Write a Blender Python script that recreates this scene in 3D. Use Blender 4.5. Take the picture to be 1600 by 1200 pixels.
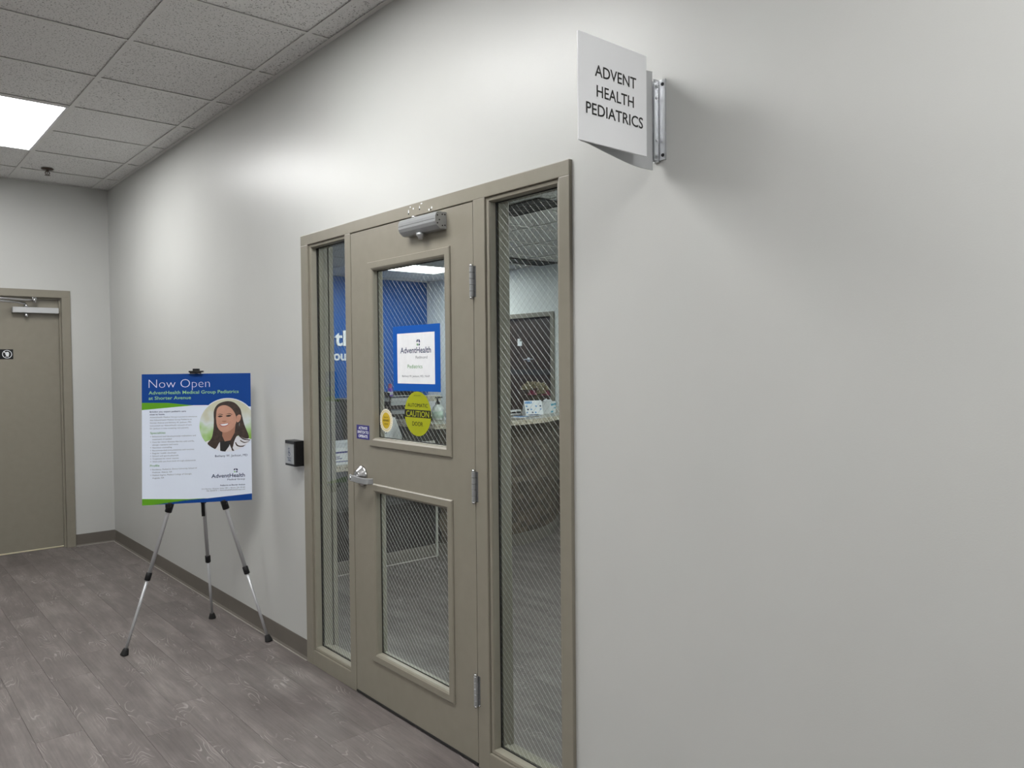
import bpy, bmesh, math, random
from mathutils import Vector, Matrix
R = math.radians
random.seed(7)
for o in list(bpy.data.objects): bpy.data.objects.remove(o)
S = bpy.context.scene
COL = S.collection

# ------------------------------------------------------------------ camera, world, exposure
YAW, PITCH, ROLL, F = 0.7112, -0.0259, -0.0098, 1221.456
fw = Vector((math.sin(YAW)*math.cos(PITCH), math.cos(YAW)*math.cos(PITCH), math.sin(PITCH)))
rt = Vector((math.cos(YAW), -math.sin(YAW), 0)); up = rt.cross(fw)
r2 = rt*math.cos(ROLL)+up*math.sin(ROLL); u2 = -rt*math.sin(ROLL)+up*math.cos(ROLL)
cam = bpy.data.objects.new('camera', bpy.data.cameras.new('camera')); COL.objects.link(cam)
cam.data.sensor_width = 36; cam.data.lens = F/1600*36; cam.data.clip_start = 0.05
mw = Matrix((r2, u2, -fw)).transposed().to_4x4(); mw.translation = Vector((-1.8159, 0, 1.5268))
cam.matrix_world = mw
S.camera = cam
wd = bpy.data.worlds.new('world'); S.world = wd; wd.use_nodes = True
wd.node_tree.nodes['Background'].inputs[0].default_value = (0.8, 0.85, 0.9, 1)
wd.node_tree.nodes['Background'].inputs[1].default_value = 0.0
S.view_settings.view_transform = 'Standard'; S.view_settings.look = 'None'
S.view_settings.gamma = 1; S.view_settings.use_curve_mapping = False
S.view_settings.exposure = 0.45
HALL_LIGHT = 15.8       # radiance of the hall's ceiling panels
REC_LIGHT = 16.0        # radiance of the reception's ceiling panels

# ------------------------------------------------------------------ materials
def newmat(name):
    m = bpy.data.materials.new(name); m.use_nodes = True
    return m, m.node_tree.nodes, m.node_tree.links, m.node_tree.nodes['Principled BSDF']
def N(nodes, t, **kw):
    n = nodes.new(t)
    for k, v in kw.items():
        if isinstance(k, str) and hasattr(n, k): setattr(n, k, v)
    return n
def mat(name, col, rough=0.5, metal=0.0, var=0.06, scale=8, bump=0.0, bscale=200, spec=0.5, coat=0.0):
    m, ns, ln, b = newmat(name)
    b.inputs['Roughness'].default_value = rough; b.inputs['Metallic'].default_value = metal
    b.inputs['Specular IOR Level'].default_value = spec; b.inputs['Coat Weight'].default_value = coat
    tc = N(ns, 'ShaderNodeTexCoord'); nz = N(ns, 'ShaderNodeTexNoise'); nz.inputs['Scale'].default_value = scale
    nz.inputs['Detail'].default_value = 4
    ln.new(tc.outputs['Object'], nz.inputs['Vector'])
    rp = N(ns, 'ShaderNodeValToRGB')
    rp.color_ramp.elements[0].position = 0.3; rp.color_ramp.elements[1].position = 0.7
    rp.color_ramp.elements[0].color = (*[c*(1-var) for c in col], 1)
    rp.color_ramp.elements[1].color = (*[min(1, c*(1+var)) for c in col], 1)
    ln.new(nz.outputs['Fac'], rp.inputs['Fac']); ln.new(rp.outputs['Color'], b.inputs['Base Color'])
    if bump:
        n2 = N(ns, 'ShaderNodeTexNoise'); n2.inputs['Scale'].default_value = bscale; n2.inputs['Detail'].default_value = 3
        ln.new(tc.outputs['Object'], n2.inputs['Vector'])
        bp = N(ns, 'ShaderNodeBump'); bp.inputs['Strength'].default_value = bump; bp.inputs['Distance'].default_value = 0.002
        ln.new(n2.outputs['Fac'], bp.inputs['Height']); ln.new(bp.outputs['Normal'], b.inputs['Normal'])
    return m
def emit(name, col, s):
    m, ns, ln, b = newmat(name)
    b.inputs['Base Color'].default_value = (.8, .8, .8, 1)
    b.inputs['Emission Color'].default_value = (*col, 1); b.inputs['Emission Strength'].default_value = s
    return m
def floor_mat():
    m, ns, ln, b = newmat('grey brown wood look vinyl')
    tc = N(ns, 'ShaderNodeTexCoord'); oi = N(ns, 'ShaderNodeObjectInfo')
    vm = N(ns, 'ShaderNodeVectorMath', operation='MULTIPLY_ADD')
    cb = N(ns, 'ShaderNodeCombineXYZ')
    for i in range(3): ln.new(oi.outputs['Random'], cb.inputs[i])
    ln.new(cb.outputs[0], vm.inputs[0]); vm.inputs[1].default_value = (37, 53, 11)
    ln.new(tc.outputs['Object'], vm.inputs[2])
    def mapped(sc):
        mp = N(ns, 'ShaderNodeMapping'); mp.inputs['Scale'].default_value = sc
        ln.new(vm.outputs[0], mp.inputs['Vector']); return mp.outputs[0]
    def noise(sc, s, d, rough=.55):
        n = N(ns, 'ShaderNodeTexNoise'); n.inputs['Scale'].default_value = s; n.inputs['Detail'].default_value = d
        n.inputs['Roughness'].default_value = rough
        ln.new(mapped(sc), n.inputs['Vector']); return n.outputs['Fac']
    def math_(op, a, b_=None, c=None):
        n = N(ns, 'ShaderNodeMath', operation=op)
        for i, v in enumerate((a, b_, c)):
            if v is None: continue
            if isinstance(v, (int, float)): n.inputs[i].default_value = v
            else: ln.new(v, n.inputs[i])
        return n.outputs[0]
    def ramp(f, stops):
        r = N(ns, 'ShaderNodeValToRGB'); e = r.color_ramp.elements
        while len(e) < len(stops): e.new(0.5)
        for el, (p, c) in zip(e, stops): el.position = p; el.color = (*c, 1) if isinstance(c, tuple) else (c, c, c, 1)
        ln.new(f, r.inputs['Fac']); return r.outputs['Color']
    blotch = noise((1, .22, 1), 9, 6, .62)
    grain = noise((1, .035, 1), 130, 3)
    field = noise((1, .20, 1), 6.5, 2.5, .5)
    cont = math_('SINE', math_('MULTIPLY', field, 190))
    line = ramp(cont, [(.80, 0.0), (.97, 1.0)])
    mask = ramp(noise((1, .5, 1), 9.0, 3), [(.52, 0.0), (.66, 1.0)])
    lf = math_('MULTIPLY', math_('MULTIPLY', line, mask), .50)
    base = ramp(blotch, [(.28, (.106, .091, .085)), (.50, (.150, .130, .123)), (.74, (.222, .197, .187))])
    mx = N(ns, 'ShaderNodeMix', data_type='RGBA', blend_type='MULTIPLY'); mx.inputs[0].default_value = .5
    ln.new(base, mx.inputs[6]); ln.new(ramp(grain, [(.3, .62), (.62, 1.12)]), mx.inputs[7])
    mx2 = N(ns, 'ShaderNodeMix', data_type='RGBA')
    ln.new(lf, mx2.inputs[0]); ln.new(mx.outputs[2], mx2.inputs[6]); mx2.inputs[7].default_value = (.46, .42, .40, 1)
    hs = N(ns, 'ShaderNodeHueSaturation')
    ln.new(math_('MULTIPLY_ADD', oi.outputs['Random'], .11, .945), hs.inputs['Value']); ln.new(mx2.outputs[2], hs.inputs['Color'])
    ln.new(hs.outputs[0], b.inputs['Base Color'])
    ln.new(math_('MULTIPLY_ADD', grain, .15, .50), b.inputs['Roughness'])
    bp = N(ns, 'ShaderNodeBump'); bp.inputs['Strength'].default_value = .12; bp.inputs['Distance'].default_value = .002
    ln.new(grain, bp.inputs['Height']); ln.new(bp.outputs[0], b.inputs['Normal'])
    return m
def tile_mat():
    m, ns, ln, b = newmat('fissured mineral ceiling tile')
    tc = N(ns, 'ShaderNodeTexCoord'); oi = N(ns, 'ShaderNodeObjectInfo')
    cb = N(ns, 'ShaderNodeCombineXYZ')
    for i in range(3): ln.new(oi.outputs['Random'], cb.inputs[i])
    vm = N(ns, 'ShaderNodeVectorMath', operation='MULTIPLY_ADD'); vm.inputs[1].default_value = (31, 17, 5)
    ln.new(cb.outputs[0], vm.inputs[0]); ln.new(tc.outputs['Object'], vm.inputs[2])
    nz = N(ns, 'ShaderNodeTexNoise'); nz.inputs['Scale'].default_value = 125; nz.inputs['Detail'].default_value = 2.5
    ln.new(vm.outputs[0], nz.inputs['Vector'])
    rp = N(ns, 'ShaderNodeValToRGB'); e = rp.color_ramp.elements
    e[0].position = .33; e[0].color = (.28, .275, .27, 1); e[1].position = .42; e[1].color = (.80, .795, .79, 1)
    ln.new(nz.outputs['Fac'], rp.inputs['Fac']); ln.new(rp.outputs[0], b.inputs['Base Color'])
    b.inputs['Roughness'].default_value = .95; b.inputs['Specular IOR Level'].default_value = .1
    bp = N(ns, 'ShaderNodeBump'); bp.inputs['Strength'].default_value = .5; bp.inputs['Distance'].default_value = .003
    ln.new(rp.outputs[0], bp.inputs['Height']); ln.new(bp.outputs[0], b.inputs['Normal'])
    return m
def glass_mat():
    m, ns, ln, b = newmat('wired safety glass'); ns.remove(b)
    out = ns['Material Output']
    tr = N(ns, 'ShaderNodeBsdfTransparent'); tr.inputs[0].default_value = (.885, .905, .895, 1)
    gl = N(ns, 'ShaderNodeBsdfGlossy'); gl.inputs['Roughness'].default_value = .015
    fr = N(ns, 'ShaderNodeFresnel'); fr.inputs[0].default_value = 1.5
    mx = N(ns, 'ShaderNodeMixShader'); ge = N(ns, 'ShaderNodeNewGeometry')
    iv = N(ns, 'ShaderNodeMath', operation='SUBTRACT'); iv.inputs[0].default_value = 1.0; ln.new(ge.outputs['Backfacing'], iv.inputs[1])
    mu = N(ns, 'ShaderNodeMath', operation='MULTIPLY'); ln.new(fr.outputs[0], mu.inputs[0]); ln.new(iv.outputs[0], mu.inputs[1])
    m2 = N(ns, 'ShaderNodeMath', operation='MULTIPLY'); m2.inputs[1].default_value = 1.0; ln.new(mu.outputs[0], m2.inputs[0])   # front and back of the pane
    ln.new(m2.outputs[0], mx.inputs[0]); ln.new(tr.outputs[0], mx.inputs[1]); ln.new(gl.outputs[0], mx.inputs[2])
    ln.new(mx.outputs[0], out.inputs[0])
    return m
def granite_mat():
    m, ns, ln, b = newmat('beige granite')
    tc = N(ns, 'ShaderNodeTexCoord'); v = N(ns, 'ShaderNodeTexVoronoi'); v.inputs['Scale'].default_value = 90
    ln.new(tc.outputs['Object'], v.inputs['Vector'])
    rp = N(ns, 'ShaderNodeValToRGB'); e = rp.color_ramp.elements
    e[0].color = (.16, .13, .10, 1); e[1].color = (.62, .56, .46, 1); e.new(.45).color = (.42, .37, .29, 1)
    ln.new(v.outputs['Color'], rp.inputs['Fac']); ln.new(rp.outputs[0], b.inputs['Base Color'])
    b.inputs['Roughness'].default_value = .2
    return m
def portrait_mat():
    m, ns, ln, b = newmat('printed blurred greenery')
    tc = N(ns, 'ShaderNodeTexCoord'); nz = N(ns, 'ShaderNodeTexNoise'); nz.inputs['Scale'].default_value = 14
    sp = N(ns, 'ShaderNodeSeparateXYZ'); ln.new(tc.outputs['Object'], nz.inputs['Vector']); ln.new(tc.outputs['Object'], sp.inputs[0])
    a = N(ns, 'ShaderNodeMath', operation='MULTIPLY_ADD'); a.inputs[1].default_value = -4.5; a.inputs[2].default_value = 2.05
    ln.new(sp.outputs[2], a.inputs[0])
    ad = N(ns, 'ShaderNodeMath', operation='MULTIPLY_ADD'); ad.inputs[1].default_value = .9; ln.new(nz.outputs['Fac'], ad.inputs[0]); ln.new(a.outputs[0], ad.inputs[2])
    rp = N(ns, 'ShaderNodeValToRGB'); e = rp.color_ramp.elements
    e[0].position = .2; e[0].color = (.55, .55, .42, 1); e[1].position = 1.0; e[1].color = (.22, .42, .06, 1)
    e.new(.5).color = (.62, .68, .68, 1); e.new(.75).color = (.40, .58, .28, 1)
    ln.new(ad.outputs[0], rp.inputs['Fac']); ln.new(rp.outputs[0], b.inputs['Base Color']); b.inputs['Roughness'].default_value = .4
    return m
M = dict(
 wall=mat('satin warm grey wall paint', (.54, .545, .53), .36, var=.012, scale=3, bump=.10, bscale=260, spec=.42),
 white=mat('white wall paint', (.74, .76, .75), .5, var=.01),
 blue=mat('bright blue wall paint', (.003, .085, .34), .5, var=.02, spec=.3),
 taupe=mat('taupe enamel', (.246, .226, .183), .36, var=.03, scale=20, bump=.04, bscale=350),
 base=mat('grey brown rubber base', (.135, .120, .103), .45, var=.05),
 caulk=mat('pale grey sealant', (.36, .34, .31), .4),
 alu=mat('brushed aluminium', (.62, .63, .65), .32, 1.0, var=.05, scale=40),
 legm=mat('satin silver tube', (.56, .57, .59), .35, .35, var=.03),
 silver=mat('silver grey enamel', (.40, .41, .42), .35, .55, var=.04),
 chrome=mat('satin chrome', (.60, .60, .61), .22, 1.0, var=.03),
 steel=mat('brushed stainless steel', (.50, .49, .46), .28, .9, var=.08, scale=60),
 black=mat('black plastic', (.007, .007, .008), .45, var=.1, spec=.35),
 rubber=mat('black rubber', (.010, .010, .010), .7, var=.1),
 gasket=mat('black glazing gasket', (.008, .008, .008), .6),
 tee=mat('painted ceiling grid', (.74, .735, .72), .4, var=.02),
 paper=mat('white paper', (.80, .82, .86), .55, var=.01),
 paper2=mat('white bond paper', (.82, .83, .85), .6, var=.03, scale=30, bump=.15, bscale=25),
 poster=mat('white poster face', (.70, .76, .88), .6, var=.01, spec=.25),
 pblue=mat('printed royal blue', (.002, .050, .26), .6, var=.02, spec=.2),
 sblue=mat('blue card', (.002, .088, .41), .6, var=.03, spec=.25),
 pgreen=mat('printed leaf green', (.11, .33, .012), .6, var=.03, spec=.2),
 tgreen=mat('printed pale green', (.27, .55, .27), .6, spec=.2),
 tlav=mat('printed pale lavender', (.72, .74, .95), .4),
 ink=mat('printed navy ink', (.012, .03, .11), .5),
 grey=mat('printed grey ink', (.16, .17, .20), .5),
 green=mat('printed green ink', (.10, .30, .10), .5),
 blackink=mat('black vinyl lettering', (.008, .008, .008), .4),
 signw=mat('white acrylic sign face', (.80, .81, .83), .3, var=.01),
 signg=mat('pale grey closer and shaded sign back', (.50, .51, .52), .45, var=.02),  # on the sign's back this grey is white with shade mixed in
 yellow=mat('yellow green safety decal', (.36, .39, .004), .4, var=.03),
 gold=mat('gold foil seal', (.60, .42, .03), .4, var=.08),
 cream=mat('cream seal border', (.80, .76, .62), .5),
 navy=mat('deep blue sticker', (.025, .022, .20), .4),
 skin=mat('printed skin tone', (.52, .27, .19), .5, var=.06, scale=30),
 skinshade=mat('printed skin shading', (.36, .17, .11), .5, var=.05),
 hair=mat('printed dark brown hair', (.035, .018, .012), .5, var=.45, scale=60),
 lip=mat('printed lips', (.38, .10, .09), .5),
 coat=mat('printed white coat', (.70, .71, .76), .5, var=.04),
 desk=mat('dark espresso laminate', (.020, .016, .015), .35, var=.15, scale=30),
 dark_grey=mat('charcoal grey', (.055, .052, .050), .4, var=.1),
 granite=granite_mat(), floor=floor_mat(), tile=tile_mat(), glass=glass_mat(), wire_shaded=mat('oxidised steel wire', (.16, .165, .165), .5, .6), bokeh=portrait_mat(),  # second wire is the same steel, darkened as if catching less light
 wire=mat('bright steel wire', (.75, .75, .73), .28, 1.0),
 wood=mat('dark walnut veneer', (.055, .038, .030), .4, var=.25, scale=12),
 stone1=mat('brown stone', (.088, .068, .052), .7, var=.2), stone2=mat('tan stone', (.105, .084, .062), .7, var=.2),
 stone3=mat('dark stone', (.066, .052, .043), .7, var=.2),
 bottle=mat('milky clear plastic', (.80, .86, .83), .25, var=.03),
 gel=mat('pale green label', (.60, .76, .64), .4),
 purple=mat('violet plastic', (.22, .06, .75), .35), pink=mat('pink plastic', (.55, .10, .28), .4),
 cardblue=mat('blue printed box panel', (.08, .28, .62), .4), teal=mat('teal print', (.02, .32, .48), .4),
 petal=mat('cream petals', (.50, .44, .30), .7, var=.3, scale=50), petalp=mat('dusty rose petals', (.46, .13, .20), .7, var=.3, scale=50),
 leaf=mat('dried olive leaves', (.13, .12, .06), .7, var=.3), beige=mat('beige card', (.55, .52, .42), .5),
 brass=mat('dull bronze', (.12, .09, .075), .35, .8), vent=mat('dark vent enamel', (.02, .02, .022), .5),
 cream2=mat('pale vinyl floor', (.80, .70, .50), .5),
 hall_lamp=emit('lit hall panel', (1.0, 1.0, .985), HALL_LIGHT), rec_lamp=emit('lit reception panel', (.93, 1.0, .985), REC_LIGHT),
)

# ------------------------------------------------------------------ geometry helpers
class MB:
    def __init__(s): s.v = []; s.f = []; s.mi = []; s.sm = []
    def add(s, vs, fs, mi=0, smooth=False):
        o = len(s.v); s.v += [tuple(v) for v in vs]; s.f += [tuple(i+o for i in f) for f in fs]
        s.mi += [mi]*len(fs); s.sm += [smooth]*len(fs); return s
    def box(s, x0, x1, y0, y1, z0, z1, bev=0.0, mi=0):
        bm = bmesh.new(); bmesh.ops.create_cube(bm, size=1)
        for v in bm.verts:
            v.co = Vector(((x0+x1)/2+v.co.x*(x1-x0), (y0+y1)/2+v.co.y*(y1-y0), (z0+z1)/2+v.co.z*(z1-z0)))
        if bev: bmesh.ops.bevel(bm, geom=bm.edges[:], offset=bev, segments=2, affect='EDGES', profile=.6)
        s.bm(bm, mi); return s
    def bm(s, bm, mi=0, smooth=False, mx=None):
        bm.verts.ensure_lookup_table(); bm.verts.index_update()
        s.add([(mx @ v.co) if mx else v.co for v in bm.verts], [[v.index for v in f.verts] for f in bm.faces], mi, smooth); bm.free(); return s
    def tube(s, pts, r, n=12, mi=0, caps=True, smooth=True):
        pts = [Vector(p) for p in pts]; rs = r if isinstance(r, (list, tuple)) else [r]*len(pts)
        t0 = (pts[1]-pts[0]).normalized(); a = Vector((0, 0, 1)) if abs(t0.z) < .9 else Vector((1, 0, 0))
        vs = []
        for i, p in enumerate(pts):
            t = (pts[min(i+1, len(pts)-1)]-pts[max(i-1, 0)]).normalized()
            x = a.cross(t).normalized(); y = t.cross(x)
            for k in range(n):
                an = 2*math.pi*(k+.5)/n; vs.append(p+(x*math.cos(an)+y*math.sin(an))*rs[i])
        fs = [[i*n+k, i*n+(k+1) % n, (i+1)*n+(k+1) % n, (i+1)*n+k] for i in range(len(pts)-1) for k in range(n)]
        s.add(vs, fs, mi, smooth)
        if caps: s.add(vs[:n], [list(range(n))[::-1]], mi); s.add(vs[-n:], [list(range(n))], mi)
        return s
    def lathe(s, prof, c, axis='z', n=24, mi=0, smooth=True):
        vs = []
        for r, h in prof:
            for k in range(n):
                a = 2*math.pi*k/n; p, q = r*math.cos(a), r*math.sin(a)
                vs.append({'z': (c[0]+p, c[1]+q, c[2]+h), 'x': (c[0]+h, c[1]+p, c[2]+q), 'y': (c[0]+p, c[1]+h, c[2]+q)}[axis])
        m = len(prof)
        s.add(vs, [[i*n+k, i*n+(k+1) % n, (i+1)*n+(k+1) % n, (i+1)*n+k] for i in range(m-1) for k in range(n)], mi, smooth)
        s.add(vs[:n], [list(range(n))], mi); s.add(vs[-n:], [list(range(n))], mi); return s
    def prism(s, poly, a0, a1, axis='z', mi=0, smooth=False):
        f = {'z': lambda p, h: (p[0], p[1], h), 'x': lambda p, h: (h, p[0], p[1]), 'y': lambda p, h: (p[0], h, p[1])}[axis]
        n = len(poly); vs = [f(p, a0) for p in poly]+[f(p, a1) for p in poly]
        s.add(vs, [[i, (i+1) % n, n+(i+1) % n, n+i] for i in range(n)], mi, smooth)
        s.add(vs, [list(range(n))[::-1], list(range(n, 2*n))], mi); return s
    def ring(s, a0, a1, z0, z1, prof, fn, mi=0):
        # mitred rectangular moulding: prof = [(inset, depth)...], fn(a, depth, z) -> point
        vs = []
        for d, h in prof:
            vs += [fn(a0+d, h, z0+d), fn(a1-d, h, z0+d), fn(a1-d, h, z1-d), fn(a0+d, h, z1-d)]
        fs = [[i*4+k, i*4+(k+1) % 4, (i+1)*4+(k+1) % 4, (i+1)*4+k] for i in range(len(prof)-1) for k in range(4)]
        return s.add(vs, fs, mi)
    def obj(s, name, m, parent=None, loc=None, rot=None):
        me = bpy.data.meshes.new(name); me.from_pydata(s.v, [], s.f); me.update()
        ms = m if isinstance(m, (list, tuple)) else [m]
        for k in ms: me.materials.append(M[k])
        me.polygons.foreach_set('material_index', s.mi); me.polygons.foreach_set('use_smooth', s.sm)
        bm = bmesh.new(); bm.from_mesh(me); bmesh.ops.remove_doubles(bm, verts=bm.verts, dist=1e-6)
        bmesh.ops.recalc_face_normals(bm, faces=bm.faces); bm.to_mesh(me); bm.free()
        o = bpy.data.objects.new(name, me); COL.objects.link(o)
        if parent: o.parent = parent
        if loc: o.location = loc
        if rot: o.rotation_euler = rot
        return o
def tag(o, label=None, cat=None, group=None, kind=None):
    for k, v in (('label', label), ('category', cat), ('group', group), ('kind', kind)):
        if v: o[k] = v
    return o
def thing(name, label, cat, loc, rot=(0, 0, 0), group=None):
    o = bpy.data.objects.new(name, None); COL.objects.link(o); o.location = loc; o.rotation_euler = rot
    o.empty_display_size = .05
    return tag(o, label, cat, group)
def struct(o, label=None): return tag(o, label, None, None, 'structure')
def center(o):                        # put the origin of a parentless mesh at the middle of its base
    me = o.data; xs = [v.co for v in me.vertices]
    c = Vector([(min(p[i] for p in xs)+max(p[i] for p in xs))/2 for i in range(2)]+[min(p[2] for p in xs)])
    me.transform(Matrix.Translation(-c)); o.location = c; return o
_cap = {}
def text_pts(txt, width=None, cap=.1, bold=0.0, space=1.0, align='L', line=1.0):
    cu = bpy.data.curves.new('t', 'FONT'); cu.body = txt; cu.size = 1; cu.offset = bold; cu.space_character = space
    cu.resolution_u = 3; cu.space_line = line
    ob = bpy.data.objects.new('t', cu); me = bpy.data.meshes.new_from_object(ob)
    vs = [v.co.copy() for v in me.vertices]; fs = [list(p.vertices) for p in me.polygons]
    bpy.data.objects.remove(ob); bpy.data.curves.remove(cu); bpy.data.meshes.remove(me)
    x0 = min(v.x for v in vs); x1 = max(v.x for v in vs)
    sy = cap/.729; sx = width/(x1-x0) if width else sy
    return [((v.x-x0)*sx, v.y*sy) for v in vs], fs, (x1-x0)*sx
def text(mb, txt, fn, x, y, cap, width=None, bold=0.0, align='L', mi=0, space=1.0, line=1.0):
    ps, fs, w = text_pts(txt, width, cap, bold, space, line=line)
    ox = x if align == 'L' else (x-w if align == 'R' else x-w/2)
    mb.add([fn(ox+p[0], y+p[1]) for p in ps], fs, mi); return w
def tline(parent, m, txt, fn, x, y, cap, width=None, bold=0.0, align='L', name='text_line'):
    mb = MB(); text(mb, txt, fn, x, y, cap, width, bold, align); o = mb.obj(name, m, parent)
    return tag(o, kind='stuff')
def spline(pts, n=8):
    out = []
    P = [pts[0]]+list(pts)+[pts[-1]]
    for i in range(1, len(P)-2):
        for k in range(n):
            t = k/n; a, b, c, d = (Vector(P[i+j]) for j in (-1, 0, 1, 2))
            out.append(tuple(.5*((2*b)+(c-a)*t+(2*a-5*b+4*c-d)*t*t+(3*b-a-3*c+d)*t**3)))
    return out+[tuple(pts[-1])]
def ell(cx, cy, rx, ry, n=40, a0=0, a1=360): return [(cx+rx*math.cos(R(a0+(a1-a0)*k/n)), cy+ry*math.sin(R(a0+(a1-a0)*k/n))) for k in range(n if a1-a0 == 360 else n+1)]
def flat(mb, poly, fn, mi=0): mb.add([fn(*p) for p in poly], [list(range(len(poly)))], mi); return mb
def clip(poly, keep, n=24):            # keep only the part of a polygon inside a convex polygon
    out = poly
    for i in range(len(keep)):
        a, b = keep[i], keep[(i+1) % len(keep)]
        side = lambda p: (b[0]-a[0])*(p[1]-a[1])-(b[1]-a[1])*(p[0]-a[0])
        nxt = []
        for j in range(len(out)):
            p, q = out[j], out[(j+1) % len(out)]; sp, sq = side(p), side(q)
            if sp >= 0: nxt.append(p)
            if sp*sq < 0: t = sp/(sp-sq); nxt.append((p[0]+t*(q[0]-p[0]), p[1]+t*(q[1]-p[1])))
        out = nxt
        if not out: break
    return out

# ------------------------------------------------------------------ room shell
H = 3.068; YF = 7.49; XL = -5.2; YB = -3.6; RH = 2.6; XR = 4.05; RB = 8.5; RF = 0.8
def make_floor(name, x0, x1, y0, y1, off, zb=-.12):
    fl = struct(MB().box(x0, x1, y0, y1, zb, -.005).obj(name, 'base'))
    pw, pl = .1778, 1.2192; full = None
    i0 = math.floor(x0/pw); i1 = math.ceil(x1/pw)
    for i in range(i0, i1):
        sh = random.choice((0, .2, .4, .6, .8, .33, .55))*pl+off
        j0 = math.floor((y0-sh)/pl); j1 = math.ceil((y1-sh)/pl)
        for j in range(j0, j1):
            ax, bx = max(i*pw, x0), min((i+1)*pw, x1); ay, by = max(sh+j*pl, y0), min(sh+(j+1)*pl, y1)
            if bx-ax < .004 or by-ay < .004: continue
            whole = abs(bx-ax-pw) < 1e-6 and abs(by-ay-pl) < 1e-6
            if whole and full:
                o = full.copy(); COL.objects.link(o); o.location = ((ax+bx)/2, (ay+by)/2, 0); continue
            w, l = (bx-ax)/2-.0004, (by-ay)/2-.0004
            c = .0004
            vs = [(-w, -l, -.0045), (w, -l, -.0045), (w, l, -.0045), (-w, l, -.0045), (-w, -l, -c), (w, -l, -c), (w, l, -c), (-w, l, -c),
                  (-w+c, -l+c, 0), (w-c, -l+c, 0), (w-c, l-c, 0), (-w+c, l-c, 0)]
            fs = [(3, 2, 1, 0), (8, 9, 10, 11)]+[(k+a, (k+1) % 4+a, (k+1) % 4+a+4, k+a+4) for a in (0, 4) for k in range(4)]
            o = MB().add(vs, fs).obj('plank', 'floor', fl, ((ax+bx)/2, (ay+by)/2, 0))
            if whole: full = o
    return fl
make_floor('floor', XL, .05, YB, YF+.06, 0)
make_floor('floor', .0505, XR, RF, RB, .37)

def ceiling(name, x0, x1, y0, y1, z, gx, gy, holes, rnd=0):
    ce = struct(MB().box(x0, x1, y0, y1, z+.12, z+.16).obj(name, 'white'))
    p = .6096
    xs = [gx+p*k for k in range(math.ceil((x0-gx)/p-1e-6), math.floor((x1-gx)/p+1e-6)+1)]
    ys = [gy+p*k for k in range(math.ceil((y0-gy)/p-1e-6), math.floor((y1-gy)/p+1e-6)+1)]
    X = [x0]+[x for x in xs if x0+.01 < x < x1-.01]+[x1]; Y = [y0]+[y for y in ys if y0+.01 < y < y1-.01]+[y1]
    t = .012
    inhole = lambda cx, cy: any(a < cx < b and c < cy < d for a, b, c, d in holes)
    cache = {}
    for x in X[1:-1]:
        MB().box(x-t, x+t, y0, y1, z, z+.002).box(x-.002, x+.002, y0, y1, z+.002, z+.04).obj('main_tee', 'tee', ce)
    for i in range(len(X)-1):
        for y in Y[1:-1]:
            if inhole((X[i]+X[i+1])/2, y): continue
            key = ('t', round(X[i+1]-X[i], 4))
            if key in cache: o = cache[key].copy(); COL.objects.link(o)
            else:
                w = (X[i+1]-X[i])/2-t
                o = cache[key] = MB().box(-w, w, -t, t, .0002, .002).box(-w, w, -.002, .002, .002, .035).obj('cross_tee', 'tee', ce)
            o.location = ((X[i]+X[i+1])/2, y, z)
        for j in range(len(Y)-1):
            cx, cy = (X[i]+X[i+1])/2, (Y[j]+Y[j+1])/2
            if inhole(cx, cy): continue
            key = (round(X[i+1]-X[i], 4), round(Y[j+1]-Y[j], 4))
            if key in cache: o = cache[key].copy(); COL.objects.link(o)
            else: o = cache[key] = MB().box(-key[0]/2+.003, key[0]/2-.003, -key[1]/2+.003, key[1]/2-.003, .006, .020).obj('ceiling_tile', 'tile', ce)
            o.location = (cx, cy, z)
    MB().box(x0, x0+.022, y0, y1, z-.0005, z+.002).box(x1-.022, x1, y0, y1, z-.0005, z+.002).box(x0, x1, y0, y0+.022, z-.0005, z+.002).box(x0, x1, y1-.022, y1, z-.0005, z+.002).obj('wall_angle', 'tee', ce)
    return ce
p = .6096; TX = -.1222; TY = 7.0489
LX0, LX1 = TX-2*p, TX-p
hall_lights = [(LX0-c, LX1-c, TY-(3+k)*p, TY-(1+k)*p) for c, k in ((0, 0), (0, 5), (0, 10), (4*p, 4), (4*p, 9))]  # last two: unseen far left row, added as fill for the walls
ceiling('ceiling', XL, 0, YB, YF, H, TX, TY, hall_lights)
rec_lights = [(2.36, 2.36+2*p, 7.05, 7.05+p), (2.36+p, 2.36+2*p, 7.05-8*p, 7.05-6*p), (2.36-2*p, 2.36-p, 7.05-9*p, 7.05-7*p)]
ceiling('ceiling', .1, XR, RF, RB, RH, 2.36, 7.05, rec_lights)
def ceiling_light(r, z, lamp, label, group):
    x0, x1, y0, y1 = r; c = ((x0+x1)/2, (y0+y1)/2)
    t = thing('ceiling_light', label, 'ceiling light', (c[0], c[1], z), (0, 0, 0), group)
    w, l = (x1-x0)/2-.012, (y1-y0)/2-.012
    MB().ring(-w, w, -l, l, [(0, .001), (0, -.002), (.016, -.003), (.019, .006)], lambda a, h, b: (a, b, h)).obj('frame', 'signw', t)
    MB().box(-w+.017, w-.017, -l+.017, l-.017, .004, .010).obj('diffuser', lamp, t)
    MB().box(-w+.004, w-.004, -l+.004, l-.004, .012, .08).obj('housing', 'signw', t)
    return t
for r, lb in zip(hall_lights, ('lit flat white panel light in the hall ceiling, at the left edge of the photo', 'lit flat white panel light in the hall ceiling above the corridor beside the door', 'lit flat white panel light in the hall ceiling behind the camera',
        'added unseen fill panel of the far left row, nearest the far wall, outside the photo', 'added unseen fill panel of the far left row, nearest the back wall, outside the photo')):
    ceiling_light(r, H, 'hall_lamp', lb, 'hall ceiling panel lights')
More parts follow.
